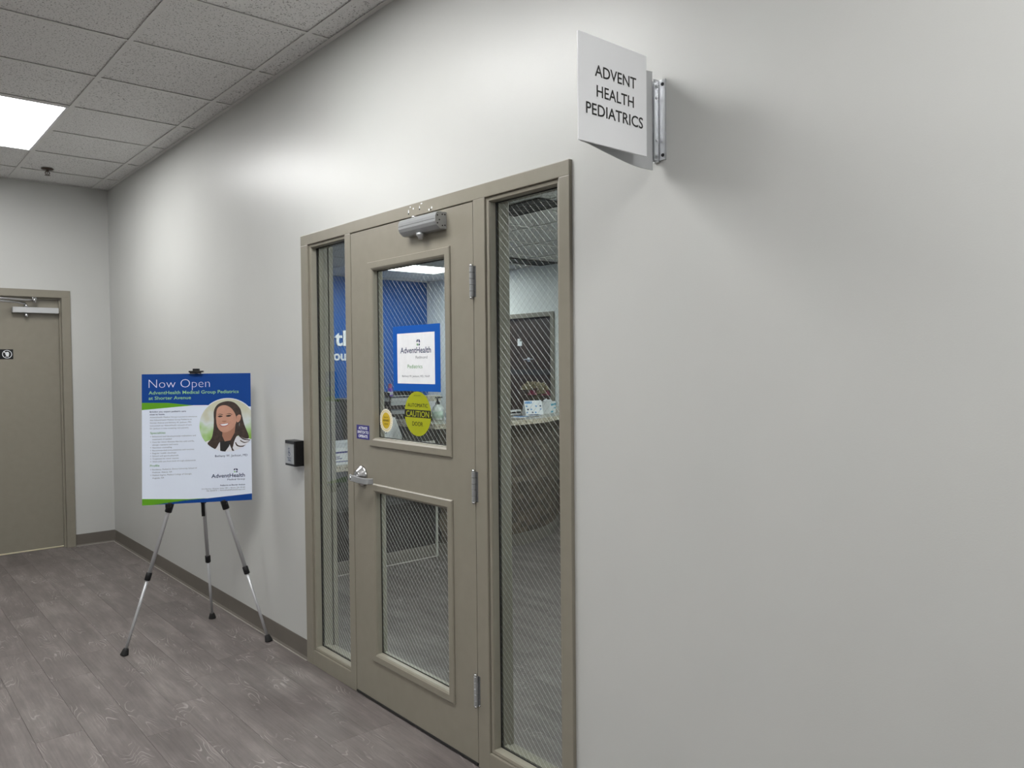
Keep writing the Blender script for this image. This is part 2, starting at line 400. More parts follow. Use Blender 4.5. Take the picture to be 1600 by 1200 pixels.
for r, lb in zip(rec_lights, ('lit wide panel light in the reception ceiling seen through the top of the door glass', 'lit panel light in the reception ceiling right of the desk, hidden by the hall wall', 'lit panel light in the reception ceiling near the entrance, hidden by the hall wall')):
    ceiling_light(r, RH, 'rec_lamp', lb, 'reception ceiling panel lights')

T = .10
DY0, DY1, DZ = 1.80, 3.736, 2.187
struct(MB().box(0, T, YB, DY0, 0, 3.2).box(0, T, DY1, YF+.12, 0, 3.2).box(0, T, DY0, DY1, DZ, 3.2).obj('wall_right', 'wall'))
FX0, FX1 = -1.36, -.309
struct(MB().box(FX1, 0, YF, YF+.12, 0, 3.2).box(XL, FX0, YF, YF+.12, 0, 3.2).box(FX0, FX1, YF, YF+.12, 2.18, 3.2).obj('wall_far', 'wall'))
struct(MB().box(XL-.12, XL, YB, YF+.12, 0, 3.2).obj('wall_left', 'wall'))
struct(MB().box(XL-.12, T, YB-.12, YB, 0, 3.2).obj('wall_back', 'wall'))
# reception walls
struct(MB().box(T, XR+.12, RB, RB+.12, 0, 2.8).obj('wall_reception_far', 'blue'), 'bright blue feature wall of the reception')
SDY0, SDY1, SDZ = 6.10, 7.08, 2.09
struct(MB().box(XR, XR+.12, RF-.1, SDY0, 0, 2.8).box(XR, XR+.12, SDY1, RB, 0, 2.8).box(XR, XR+.12, SDY0, SDY1, SDZ, 2.8).obj('wall_reception_right', 'white'))
struct(MB().box(T, XR+.12, RF-.12, RF, 0, 2.8).obj('wall_reception_near', 'white'))
struct(MB().box(T+.001, T+.004, RF, DY0-.01, 0, 2.6).box(T+.001, T+.004, DY1+.01, RB, 0, 2.6).box(T+.001, T+.004, DY0-.01, DY1+.01, DZ+.01, 2.6).obj('wall_reception_left', 'white'))
# baseboards with sealant line
def baseboard(name, a0, a1, fixed, axis):
    prof = [(0, .0), (.012, .0), (.010, .004), (.004, .012), (.003, .096), (.002, .100), (0, .100)]
    mb = MB(); cb = MB()
    if axis == 'y': mb.prism([(fixed-d, z) for d, z in prof], a0, a1, 'y'); cb.box(fixed-.019, fixed-.0125, a0, a1, 0, .0035)
    else: mb.prism([(fixed-d, z) for d, z in prof], a0, a1, 'x'); cb.box(a0, a1, fixed-.019, fixed-.0125, 0, .0035)
    b = struct(mb.obj(name, 'base')); cb.obj('sealant_line', 'caulk', b); return b
baseboard('baseboard_right', DY1+.002, YF-.02, 0, 'y')
baseboard('baseboard_near', YB+.02, DY0-.002, 0, 'y')
baseboard('baseboard_far', FX1+.001, 0, YF, 'x')

# ------------------------------------------------------------------ main door frame with sidelights
XF, XB = -.014, .106            # face and back of the hollow metal frame
fr = struct(MB().box(XF, XB, DY0, DY1, 2.135, DZ, .003).obj('trim_1', 'taupe'), 'taupe metal frame around the glazed door and its two side windows')
for y0, y1 in ((3.659, 3.736), (1.80, 1.85)):
    MB().box(XF, XB, y0, y1, 0, 2.136, .003).box(XB-.01, .127, y0, y1+.0, 0, 2.136).obj('jamb', 'taupe', fr)
for y0, y1 in ((3.226, 3.279), (2.238, 2.306)):
    MB().box(XF, XB, y0, y1, 0, 2.136, .003).obj('mullion', 'taupe', fr)
for y0, y1 in ((3.278, 3.660), (1.849, 2.239)):
    MB().box(XF, XB, y0, y1, 0, .078, .003).obj('sill', 'taupe', fr)
MB().box(.040, XB, 3.208, 3.227, 0, 2.136).box(.040, XB, 2.305, 2.324, 0, 2.136).box(.040, XB, 2.324, 3.208, 2.117, 2.136).obj('door_stop', 'taupe', fr)
chips = MB()
for (y, z, a, b) in ((2.735, 2.158, .004, .010), (2.700, 2.166, .006, .005), (2.655, 2.163, .003, .008), (2.722, 2.176, .005, .003), (2.588, 2.145, .006, .005), (2.570, 2.150, .004, .006), (2.640, 2.178, .007, .003)):
    chips.prism([(y+a*math.cos(k*1.05)*random.uniform(.6, 1.2), z+b*math.sin(k*1.05)*random.uniform(.6, 1.2)) for k in range(6)], XF-.0006, XF+.001, 'x')
chips.obj('paint_chip', 'paper', fr)
holes = MB()
for (y, z) in ((2.735, 2.150), (2.655, 2.157), (2.576, 2.143)): holes.lathe([(.0035, -.0008), (.0035, .001)], (XF, y, z), 'x', 10)
holes.obj('screw_hole', 'rubber', fr)

def wires(y0, y1, z0, z1, x, pitch=.029, d=.00029, ph=0.0):
    mb = MB(); w, h = y1-y0, z1-z0
    def seg(a, b, dx, mi):
        a = Vector(a)+Vector((dx, 0, 0)); b = Vector(b)+Vector((dx, 0, 0))
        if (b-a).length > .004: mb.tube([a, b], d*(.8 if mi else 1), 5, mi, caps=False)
    for sgn in (1, -1):
        c = -h+ph*pitch
        while c < w:
            a = max(0, c); b = min(w, c+h)
            if b > a:
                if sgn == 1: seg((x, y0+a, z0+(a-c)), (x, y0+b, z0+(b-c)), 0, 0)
                else: seg((x, y0+a, z1-(a-c)), (x, y0+b, z1-(b-c)), .0007, 1)  # this direction takes the darker wire, light angle put into colour
            c += pitch
    return mb
GX = .034
fny = lambda a, h, z: (h, a, z)
def sidelight(name, y0, y1, label):
    z0, z1 = .078, 2.135
    w = struct(MB().ring(y0, y1, z0, z1, [(0, -.004), (.004, -.006), (.014, -.004), (.0165, .002), (.0165, GX-.007), (0, GX-.007)], fny).obj(name, 'taupe'), label)
    MB().ring(y0, y1, z0, z1, [(0, GX+.007), (.0165, GX+.007), (.0165, .062), (.004, .066), (0, .066)], fny).obj('glazing_stop', 'taupe', w)
    MB().ring(y0+.001, y1-.001, z0+.001, z1-.001, [(.0, GX-.0068), (.0185, GX-.0068), (.0185, GX-.0035), (0, GX-.0035)], fny).obj('gasket', 'gasket', w)
    MB().box(GX-.003, GX+.003, y0+.006, y1-.006, z0+.006, z1-.006).obj('glass_pane', 'glass', w)
    tag(wires(y0+.007, y1-.007, z0+.007, z1-.007, GX-.0002).obj('wire_mesh', ['wire', 'wire_shaded'], w), kind='stuff')
    return w
sidelight('window_1', 3.279, 3.659, 'tall narrow wired glass side window left of the door')
sidelight('window_2', 1.85, 2.238, 'tall narrow wired glass side window right of the door')

# ------------------------------------------------------------------ glazed door
DX0, DX1 = -.012, .033; Y0, Y1 = 2.3095, 3.2225; Z0, Z1 = .014, 2.131
LY0, LY1 = 2.49, 3.03; UZ0, UZ1 = 1.203, 1.945; BZ0, BZ1 = .232, .958
d = MB()
ys = [Y0, LY0, LY1, Y1]; zs = [Z0, BZ0, BZ1, UZ0, UZ1, Z1]
for x, s in ((DX0, 1), (DX1, -1)):
    for i in range(3):
        for j in range(5):
            if i == 1 and j in (1, 3): continue
            d.add([(x, ys[i], zs[j]), (x, ys[i+1], zs[j]), (x, ys[i+1], zs[j+1]), (x, ys[i], zs[j+1])], [(0, 1, 2, 3)])
def rim(a0, a1, b0, b1): d.add([(x, y, z) for x in (DX0, DX1) for y, z in ((a0, b0), (a1, b0), (a1, b1), (a0, b1))], [(k, (k+1) % 4, 4+(k+1) % 4, 4+k) for k in range(4)])
rim(Y0, Y1, Z0, Z1); rim(LY0, LY1, BZ0, BZ1); rim(LY0, LY1, UZ0, UZ1)
door = struct(d.obj('door_1', 'taupe'), 'taupe metal door with two wired glass lights, closed')
for z0, z1 in ((UZ0, UZ1), (BZ0, BZ1)):
    prof = [(0, DX0), (.001, DX0-.005), (.005, DX0-.0085), (.030, DX0-.0085), (.037, DX0-.004), (.0405, DX0+.004), (.0405, DX0+.022), (.034, DX0+.022)]
    MB().ring(LY0-.04, LY1+.04, z0-.04, z1+.04, prof, fny).obj('glass_frame', 'taupe', door)
    prof = [(0, DX1), (.002, DX1+.008), (.034, DX1+.008), (.0405, DX1), (.0405, DX1-.014), (.034, DX1-.014)]
    MB().ring(LY0-.04, LY1+.04, z0-.04, z1+.04, prof, fny).obj('glass_frame', 'taupe', door)
    MB().ring(LY0+.0006, LY1-.0006, z0+.0006, z1-.0006, [(0, .0101), (.003, .0101), (.003, .0128), (0, .0128)], fny).obj('gasket', 'gasket', door)
    MB().box(.0130, .0180, LY0+.0007, LY1-.0007, z0+.0007, z1-.0007).obj('glass_pane', 'glass', door)
    tag(wires(LY0+.001, LY1-.001, z0+.001, z1-.001, .0153, ph=.4).obj('wire_mesh', ['wire', 'wire_shaded'], door), kind='stuff')
# hinges: five knuckles, pin tips and leaves
for zc in (1.834, 1.067, .293):
    hg = MB().box(DX0-.003, DX0-.0002, 2.290, 2.3265, zc-.057, zc+.057).obj('hinge', 'chrome', door)
    for k in range(5):
        a = zc-.0575+k*.023
        MB().lathe([(.0068, a+.0006), (.0078, a+.0014), (.0078, a+.0216), (.0068, a+.0224)], (DX0-.0095, 2.3085, 0), 'z', 16, smooth=False).obj('knuckle', 'silver', hg)
    for s in (1, -1): MB().lathe([(.0065, 0), (.0075, .002*s), (.006, .006*s), (.003, .008*s)], (DX0-.0095, 2.3085, zc+s*.0575), 'z', 16).obj('pin_tip', 'chrome', hg)
# lever handle
hx = DX0; hy, hz = 3.148, 1.022
hd = MB().lathe([(.047, 0), (.047, -.006), (.044, -.010), (.038, -.014), (.026, -.030), (.022, -.033)], (hx, hy, hz), 'x', 32).obj('lever_handle', 'chrome', door)
sec = []
lv = MB()
path = spline([(hx-.050, hy+.022, hz-.004), (hx-.058, hy, hz-.004), (hx-.060, hy-.05, hz-.006), (hx-.057, hy-.10, hz-.008), (hx-.046, hy-.130, hz-.008), (hx-.028, hy-.142, hz-.008)], 6)
vs = []
for i, q in enumerate(path):
    a = Vector(path[max(i-1, 0)]); b = Vector(path[min(i+1, len(path)-1)]); t = (b-a).normalized(); n = Vector((t.y, -t.x, 0)).normalized()
    hh = .0150-.002*i/len(path)
    for e, f_ in ((.0045, .8), (.0045, -.8), (.001, -1), (-.0045, -.8), (-.0045, .8), (-.001, 1)):
        vs.append(Vector(q)+n*e+Vector((0, 0, hh*f_)))
m_ = len(path)
lv.add(vs, [(i*6+k, i*6+(k+1) % 6, (i+1)*6+(k+1) % 6, (i+1)*6+k) for i in range(m_-1) for k in range(6)]+[tuple(range(6)), tuple(range((m_-1)*6, m_*6))])
lv.obj('lever', 'silver', hd)
MB().lathe([(.012, -.028), (.011, -.050), (.013, -.054)], (hx, hy, hz-.002), 'x', 20).obj('spindle', 'chrome', hd)
MB().lathe([(.009, -.053), (.0085, -.066)], (hx, hy, hz-.004), 'x', 20).obj('lock_cylinder', 'chrome', hd)
# closer body without its arm
cy0, cy1 = 2.482, 2.735
prof = [(DX0, 2.052), (DX0-.030, 2.052), (DX0-.048, 2.066), (DX0-.0535, 2.078), (DX0-.0535, 2.087), (DX0-.052, 2.0885), (DX0-.0535, 2.090), (DX0-.0535, 2.101), (DX0-.049, 2.112), (DX0-.040, 2.118), (DX0, 2.118)]
cl = MB().prism(prof, cy0, cy1, 'y').obj('door_closer', 'silver', door)
pc = MB()
sc = lambda q, k: (DX0-.027+(q[0]-DX0+.027)*k, 2.085+(q[1]-2.085)*k)
pc.prism([sc(q, .985) for q in prof], cy0-.008, cy0-.0002, 'y'); pc.obj('end_cap', 'silver', cl)
ec = MB()
for x, z in ((-.008, 2.107), (-.008, 2.066), (-.020, 2.107), (-.020, 2.064), (-.034, 2.085), (-.043, 2.072), (-.043, 2.102)): ec.lathe([(.0028, 0), (.0028, -.0012)], (DX0+x, cy0-.008, z), 'y', 10)
ec.obj('cap_screw', 'black', cl)
MB().lathe([(.017, 2.053), (.017, 2.043), (.011, 2.036), (.009, 2.028)], (DX0-.028, 2.612, 0), 'z', 20).obj('spindle_boss', 'silver', cl)
MB().lathe([(.012, 2.117), (.012, 2.124), (.006, 2.1265)], (DX0-.028, 2.655, 0), 'z', 16).obj('pinion', 'chrome', cl)
MB().box(DX0-.004, DX0+.006, Y0, Y1, Z0-.008, Z0+.0).obj('gap_shadow', 'rubber', door)  # dark strip standing for the shadow in the gap under the door

# ------------------------------------------------------------------ printed notices on the door
def logo(mb, fn, x, y, s, mi_n=0, mi_g=0):
    # four petal mark inside a square of side s with lower left corner (x, y)
    g = s*.06
    def petal(x0, y0, x1, y1, r1, r2, mi):
        pts = []
        for (cx, cy, rad, a) in ((x1, y1, r1, 0), (x0, y1, r2, 90), (x0, y0, r1, 180), (x1, y0, r2, 270)):
            sx = 1 if a in (0, 270) else -1; sy = 1 if a in (0, 90) else -1
            ccx, ccy = cx-sx*rad, cy-sy*rad
            pts += [(ccx+rad*math.cos(R(a+t)), ccy+rad*math.sin(R(a+t))) for t in (0, 22, 45, 68, 90)]
        flat(mb, pts, fn, mi)
    h = s/2-g
    petal(x, y+s-h, x+h, y+s, h*.15, h*.75, mi_n); petal(x+s-h, y+s-h*1.2, x+s, y+s, h*.75, h*.12, mi_n)
    petal(x+g, y, x+h, y+h*.8, h*.35, h*.08, mi_g); petal(x+s-h, y, x+s-g, y+h*.75, h*.08, h*.35, mi_n)
nx = .0124
ns_ = thing('paper_notice', 'white printed clinic notice on a bright blue backing sheet taped to the door glass', 'notice', (nx, 2.735, 1.416))
def on_notice(dx):
    return lambda a, b: (-dx, a, b)
fnn = lambda dx: (lambda a, b: (-dx, (2.735-2.735)-a, b))       # a grows to the right as seen from the hall (towards -y)
def sheet(mb, x0, x1, z0, z1, d0, d1, wob=0): return mb.box(-d1, -d0, -x1, -x0, z0, z1)
sheet(MB(), -.175, .176, 0, .276, 0, .0006).obj('backing_sheet', 'sblue', ns_)
sheet(MB(), -.141, .138, .031, .244, .0007, .0012).obj('paper_sheet', 'paper2', ns_)
tb = MB(); f1 = fnn(.0016)
tline(ns_, 'ink', 'AdventHealth', f1, -.116, .160, .0255, .228, bold=.012)
logo(tb, f1, .008, .190, .026, 0, 1)
tline(ns_, 'grey', 'Redmond', f1, .086, .136, .0125, align='R', width=.085)
tline(ns_, 'green', 'Pediatrics', f1, -.061, .096, .0165, .110)
tline(ns_, 'grey', 'Bethany W. Jackson, MD, FAAP', f1, -.104, .059, .0085, .206)
tag(tb.obj('logo', ['ink', 'green'], ns_), kind='stuff')

cd = thing('caution_decal', 'yellow green round automatic caution door decal on the door glass below the blue sheet', 'decal', (nx, 2.727, 1.228))
flatd = lambda dx: (lambda a, b: (-dx, -a, b))
MB().prism([(-a, b) for a, b in ell(0, .0935, .098, .0935, 48)], -.0005, 0, 'x').obj('disc', 'yellow', cd)
bd = MB(); fq = flatd(.0009)
flat(bd, clip([(-.12, .078), (.12, .078), (.12, .110), (-.12, .110)], ell(0, .0935, .0975, .093, 48)), fq)
f2 = flatd(.0013)
bd.obj('black_band', 'blackink', cd)
tline(cd, 'blackink', 'AUTOMATIC', f2, -.074, .122, .016, .150); tline(cd, 'blackink', 'DOOR', f2, -.039, .043, .0185, .078)
tline(cd, 'yellow', 'CAUTION', f2, -.085, .0815, .025, .170, bold=.015); tline(cd, 'blackink', 'ADVANCED', f2, -.026, .168, .005, .052)

gs = thing('gold_seal', 'round gold and cream award seal decal in the lower left corner of the door glass', 'decal', (nx, 2.975, 1.228))
star = [((.052+(.003 if k % 2 else 0))*math.cos(2*math.pi*k/48), .0535+(.050+(.003 if k % 2 else 0))*math.sin(2*math.pi*k/48)) for k in range(48)]
MB().prism([(-a, b) for a, b in star], -.0005, 0, 'x').obj('scalloped_disc', 'cream', gs)
MB().prism([(-a, b) for a, b in ell(0, .0535, .034, .036, 36)], -.001, -.0006, 'x').obj('gold_disc', 'gold', gs)
gt = MB(); f3 = flatd(.0014)
for k in range(28):
    a = 2*math.pi*k/28; flat(gt, ell(.043*math.cos(a), .0535+.043*math.sin(a), .0026, .0026, 8), f3, 1)
text(gt, 'AWARD', f3, 0, .050, .009, .050, bold=.02, align='C'); text(gt, '2020', f3, 0, .036, .006, .03, align='C'); text(gt, 'Best of', f3, 0, .066, .005, .03, align='C')
tag(gt.obj('print', ['blackink', 'gold'], gs), kind='stuff')

ak = thing('instruction_sticker', 'small dark blue activate switch to operate sticker on the door stile', 'sticker', (DX0, 3.135, 1.190))
MB().box(-.0006, 0, -.058, .058, 0, .064).obj('label', 'navy', ak)
f4 = flatd(.001)
for i, (s_, w_) in enumerate((('ACTIVATE', .078), ('SWITCH TO', .098), ('OPERATE', .082))): tline(ak, 'paper', s_, f4, 0, .0445-i*.0185, .0125, w_, bold=.03, align='C')

# ------------------------------------------------------------------ wall actuator
ac = thing('door_actuator', 'black square push plate switch box on the wall left of the door frame', 'switch', (0, 3.8105, 1.010))
bx = MB()
w_ = .0595
rr = lambda k: [(-.001-.0, -w_, 0)]
prof = [(-.001, -w_), (-.050, -w_), (-.056, -w_+.006), (-.056, w_-.006), (-.050, w_), (-.001, w_)]
bx.prism(prof, 0, .130, 'z').obj('housing', 'black', ac)
MB().add([(-.0585, -.052, .012), (-.0585, .052, .012), (-.0585, .052, .108), (-.0585, -.052, .108), (-.0525, -.052, .122), (-.0525, .052, .122), (-.054, -.052, .010), (-.054, .052, .010)],
         [(0, 1, 2, 3), (3, 2, 5, 4), (6, 7, 1, 0), (6, 0, 3, 4), (7, 5, 2, 1), (4, 5, 7, 6)]).obj('push_plate', 'steel', ac)
pt = MB(); f5 = lambda a, b: (-.0590, -a, b)
flat(pt, ell(-.002, .090, .0042, .0042, 14), f5)
flat(pt, [(-.005, .084), (.000, .084), (.001, .071), (.009, .071), (.013, .061), (.0095, .060), (.0065, .067), (-.004, .067)], f5)
o_, i_ = ell(.0, .064, .0125, .0125, 20, 120, 350), ell(.0, .064, .0098, .0098, 20, 120, 350)
for k in range(20): flat(pt, [o_[k], o_[k+1], i_[k+1], i_[k]], f5)
text(pt, 'PUSH TO', f5, 0, .037, .008, .045, align='C', bold=.02); text(pt, 'OPEN', f5, 0, .025, .008, .034, align='C', bold=.02)
tag(pt.obj('wheelchair_print', 'ink', ac), kind='stuff')

# ------------------------------------------------------------------ projecting sign
sg = thing('projecting_sign', 'white clinic name sign board sticking out from the wall above and right of the door', 'sign', (0, 1.44, 2.09))
sy, sz = 1.363-1.44, -2.09
MB().box(-.415, -.155, sy, sy+.005, 2.080+sz, 2.347+sz, .0008).obj('front_panel', 'signw', sg)
cv = spline([(-.405, 1.3685), (-.374, 1.373), (-.263, 1.406), (-.141, 1.440), (-.076, 1.450), (-.024, 1.449)], 6)
cv = [(x, y-1.44) for x, y in cv]
inn = [(x, y+.0025) for x, y in cv]
bp_ = MB(); n_ = len(cv); zt = lambda i: 2.341+.021*i/(n_-1)+sz
lp = cv+inn[::-1]; hz_ = [zt(i) for i in range(n_)]; hz_ += hz_[::-1]; m2_ = len(lp)
bp_.add([(x, y, 2.080+sz) for x, y in lp]+[(x, y, h) for (x, y), h in zip(lp, hz_)], [(i, (i+1) % m2_, m2_+(i+1) % m2_, m2_+i) for i in range(m2_)]+[(i, m2_-1-i, m2_-2-i, i+1) for i in range(n_-1)]+[(m2_+i, m2_+i+1, 2*m2_-2-i, 2*m2_-1-i) for i in range(n_-1)])
bp_.obj('curved_back_panel', 'signg', sg)  # a white panel, its shade put into the grey colour
MB().box(-.34, -.30, sy+.005, sy+.02, 2.15+sz, 2.28+sz).obj('spacer', 'signg', sg)
k_ = .97357
fs_ = lambda a, b: (a, sy-.0006, b+sz)
for s_, x_, z_, w2 in (('ADVENT', -.317, 2.269, .163), ('HEALTH', -.311, 2.217, .147), ('PEDIATRICS', -.351, 2.1675, .2245)): tline(sg, 'blackink', s_, fs_, -1.8159+(x_+1.8159)*k_, 1.5268+(z_-1.5268)*k_, .0308*k_, w2*k_, bold=.010)
br = MB().box(-.006, 0, -.022, .010, 2.108+sz, 2.338+sz, .001).obj('mounting_bracket', 'alu', sg)
MB().box(-.026, -.006, .000, .004, 2.108+sz, 2.338+sz, .0008).box(-.026, -.006, .015, .019, 2.108+sz, 2.338+sz, .0008).box(-.010, -.0, .000, .019, 2.104+sz, 2.336+sz, .0008).obj('channel', 'alu', br)
for z in (2.122, 2.324): MB().lathe([(.0052, -.006), (.0045, -.0085)], (0, -.013, z+sz), 'x', 14).obj('bracket_screw', 'black', br)
for z in (2.165, 2.285): MB().lathe([(.004, .000), (.0034, -.003)], (-.017, 0, z+sz), 'y', 14).obj('clamp_screw', 'chrome', br)

# ------------------------------------------------------------------ easel and poster
A = Vector((-.703, 4.467, 0)); B = Vector((-.040, 4.150, 0)); Cc = Vector((-.131, 4.764, 0))
dv = (B-A).normalized(); nb = Vector((-dv.y, dv.x, 0))
if nb.y < 0: nb = -nb
mid = (A+B)/2; tilt = R(5.5); ang = math.atan2(dv.y, dv.x)
ea = thing('display_easel', 'silver tripod easel with black joints and feet holding the poster by the wall', 'easel', mid, (0, 0, ang))
back = .024
def P_(s, z, off=0.0): return Vector((s, z*math.tan(tilt)+back*min(1, z/.5)+off, z))
half = (B-A).length/2; hubz = 1.215
loc = lambda w: Vector(((Vector(w)-mid).dot(dv), (Vector(w)-mid).dot(nb), w[2]))
hub = P_(0, hubz)
def leg(foot, top, jt, up_z):
    foot = Vector(foot); ax = (Vector(top)-foot)
    q = lambda z: foot+ax*(z/ax.z)
    lg = MB().tube([q(.02), q(jt+.02)], .0078, 14).obj('leg', 'legm', ea)
    MB().tube([q(jt), Vector(top)], .0105, 14).obj('upper_tube', 'legm', lg)
    k = ax.normalized()
    MB().tube([q(jt)-k*.022, q(jt)-k*.019, q(jt)+k*.019, q(jt)+k*.022], [.0125, .0155, .0155, .0125], 14).obj('leg_clamp', 'black', lg)
    MB().tube([q(0)+Vector((0, 0, .0)), q(.005), q(.030), q(.036)], [.0205, .021, .0145, .011], 16).obj('rubber_foot', 'rubber', lg)
    return q
ql = leg(loc(A), hub+Vector((-.008, 0, 0)), .40, 0); qr = leg(loc(B), hub+Vector((.008, 0, 0)), .395, 0)
qc = leg(loc(Cc), hub+Vector((0, .03, 0)), .39, 0)
MB().box(-.035, .035, hub.y-.02, hub.y+.045, hubz-.03, hubz+.03, .006).obj('hub', 'black', ea)
mt = P_(0, 1.50)
ms = MB().tube([hub, mt], .0095, 14).obj('mast', 'legm', ea)
MB().box(-.036, .036, mt.y-.046, mt.y+.014, mt.z-.004, mt.z+.005, .002).box(-.017, .017, mt.y-.030, mt.y+.014, mt.z-.004, mt.z+.017, .003).box(-.030, .030, mt.y-.048, mt.y-.043, mt.z-.010, mt.z+.004, .0015).obj('top_clamp', 'black', ms)
for q in (ql, qr):
    c = q(.758); s = 1 if c.x > 0 else -1; k = (q(.8)-q(.7)).normalized()
    MB().tube([c-k*.026, c-k*.022, c+k*.028], [.0145, .0185, .0185], 14).box(c.x-.013, c.x+.013, c.y-.048, c.y, c.z+.008, c.z+.016, .002).box(c.x-.013, c.x+.013, c.y-.050, c.y-.044, c.z+.008, c.z+.030, .002).obj('support_clip', 'black', ea)
c = qc(.77)
MB().tube([c-Vector((0, 0, .03)), c+Vector((0, 0, .03))], .0155, 14).obj('rear_collar', 'black', ea)
MB().prism([(c.y-.016, .81), (c.y-.030, .80), (c.y-.034, .76), (c.y-.022, .70), (c.y-.010, .665), (c.y-.004, .672), (c.y-.014, .72), (c.y-.022, .765), (c.y-.016, .785)], c.x-.009, c.x+.009, 'x').obj('lock_lever', 'black', ea)

PW, PH = .565, .712
pc0 = Vector((-.334, 4.375, .780))
po = thing('poster_board', 'white blue and green now open poster board with a portrait, standing on the easel', 'poster', pc0, (0, 0, ang))
ct, sn = math.cos(tilt), math.sin(tilt)
def pf(dx): return lambda a, b: (a, -dx*ct+b*sn, dx*sn+b*ct)
def pmb(poly, d0, d1):
    f0, f1_ = pf(d0), pf(d1); n = len(poly)
    return MB().add([f0(*q) for q in poly]+[f1_(*q) for q in poly], [tuple(range(n)), tuple(range(n, 2*n))[::-1]]+[(k, (k+1) % n, n+(k+1) % n, n+k) for k in range(n)])
hw = PW/2
rect = [(-hw, 0), (hw, 0), (hw, PH), (-hw, PH)]
pmb(rect, -.0055, 0).obj('board', 'poster', po)
cc, cr = (.158, .4215), .1475
f = pf(.0003)
flat(MB(), [(-hw, .556), (-.15, .5525), (-.026, .537), (.045, .536), (hw, .523), (hw, PH), (-hw, PH)], f).obj('blue_band', 'pblue', po)
flat(MB(), [(-hw, .516), (-.02, .5365), (-.15, .5525), (-hw, .556)], f).obj('green_band', 'pgreen', po)
flat(MB(), [(-hw, 0), (-.22, 0), (.045, .022), (-.05, .022), (-hw, .035)], f).obj('green_band', 'pgreen', po)
flat(MB(), [(-.235, .0), (hw, 0), (hw, .036), (.05, .021), (-.05, .0185)], f).obj('blue_band', 'pblue', po)
tx = MB(); f = pf(.0007)
tline(po, 'tlav', 'Now Open', f, -.247, .636, .050, .313, bold=-.022)
tline(po, 'tgreen', 'AdventHealth Medical Group Pediatrics', f, -.248, .601, .0185, .466, bold=.012)
tline(po, 'tgreen', 'at Shorter Avenue', f, -.248, .5715, .0185, .216, bold=.012)
for i, (s_, w_) in enumerate((('Bringing you expert pediatric care', .184), ('close to home.', .077))): tline(po, 'ink', s_, f, -.243, .5015-i*.0145, .0085, w_, bold=.02)
for i, (s_, w_) in enumerate((('AdventHealth Medical Group is proud to announce', .240), ('that AdventHealth Medical Group Pediatrics at', .213), ('Shorter Avenue and Bethany W. Jackson, MD,', .212), ('have joined our AdventHealth network of care.', .214), ('Dr. Jackson is now accepting new patients.', .198))):
    tline(po, 'grey', s_, f, -.242, .4715-i*.0152, .0078, w_)
tline(po, 'green', 'Specialties', f, -.241, .3845, .0115, .077, bold=.01)
yy = .3665
for s_, w_, bl in (('Behavioral and developmental evaluations and', .221, 1), ('treatment, if needed', .097, 0), ('Care for minor illnesses like the cold and flu,', .213, 1), ('allergic reactions and more', .130, 0), ('Nutrition counseling', .098, 1), ('Recommended immunizations and vaccines', .212, 1), ('Regular health checkups', .120, 1), ('School and sports physicals', .132, 1), ('Treatment for minor injuries', .132, 1), ('Well-child care from birth through adolescence', .219, 1)):
    tline(po, 'grey', s_, f, -.230, yy, .0078, w_)
    if bl: flat(tx, ell(-.2385, yy+.004, .0018, .0018, 8), f, 3)
    yy -= .01515
tline(po, 'green', 'Profile', f, -.242, .2065, .0115, .047, bold=.01)
for i, (s_, w_) in enumerate((('Residency, Pediatrics, Emory University School of', .226), ('Medicine, Atlanta, GA', .100), ('Medical degree, Medical College of Georgia,', .200), ('Augusta, GA', .059))):
    tline(po, 'grey', s_, f, -.231, .187-i*.0152, .0078, w_)
    if i % 2 == 0: flat(tx, ell(-.2385, .191-i*.0152, .0018, .0018, 8), f, 3)
tline(po, 'ink', 'Bethany W. Jackson, MD', f, .090, .246, .0125, .171)
tline(po, 'ink', 'AdventHealth', f, .070, .1315, .0215, .176, bold=.014)
logo(tx, f, .187, .157, .0215, 2, 1)
tline(po, 'ink', 'Medical Group', f, .246, .1145, .0105, .093, align='R')
tline(po, 'ink', 'Pediatrics at Shorter Avenue', f, .246, .085, .0075, .130, align='R', bold=.02)
tline(po, 'grey', '212 Shorter Avenue, Suite 105  |  Rome, GA 30165', f, .246, .0695, .0075, .227, align='R')
tline(po, 'grey', '706-368-8570  |  AdventHealthMedicalGroup.com', f, .246, .0585, .0075, .203, align='R')
tag(tx.obj('bullets_and_logo', ['tlav', 'tgreen', 'ink', 'grey', 'green'], po), kind='stuff')
# the portrait: flat printed shapes
circ = clip(ell(cc[0], cc[1], cr, cr, 64), rect)
ring_ = clip(ell(cc[0], cc[1], cr+.004, cr+.004, 64), rect)
pp = flat(MB(), ring_, pf(.0006)).obj('portrait', 'poster', po)
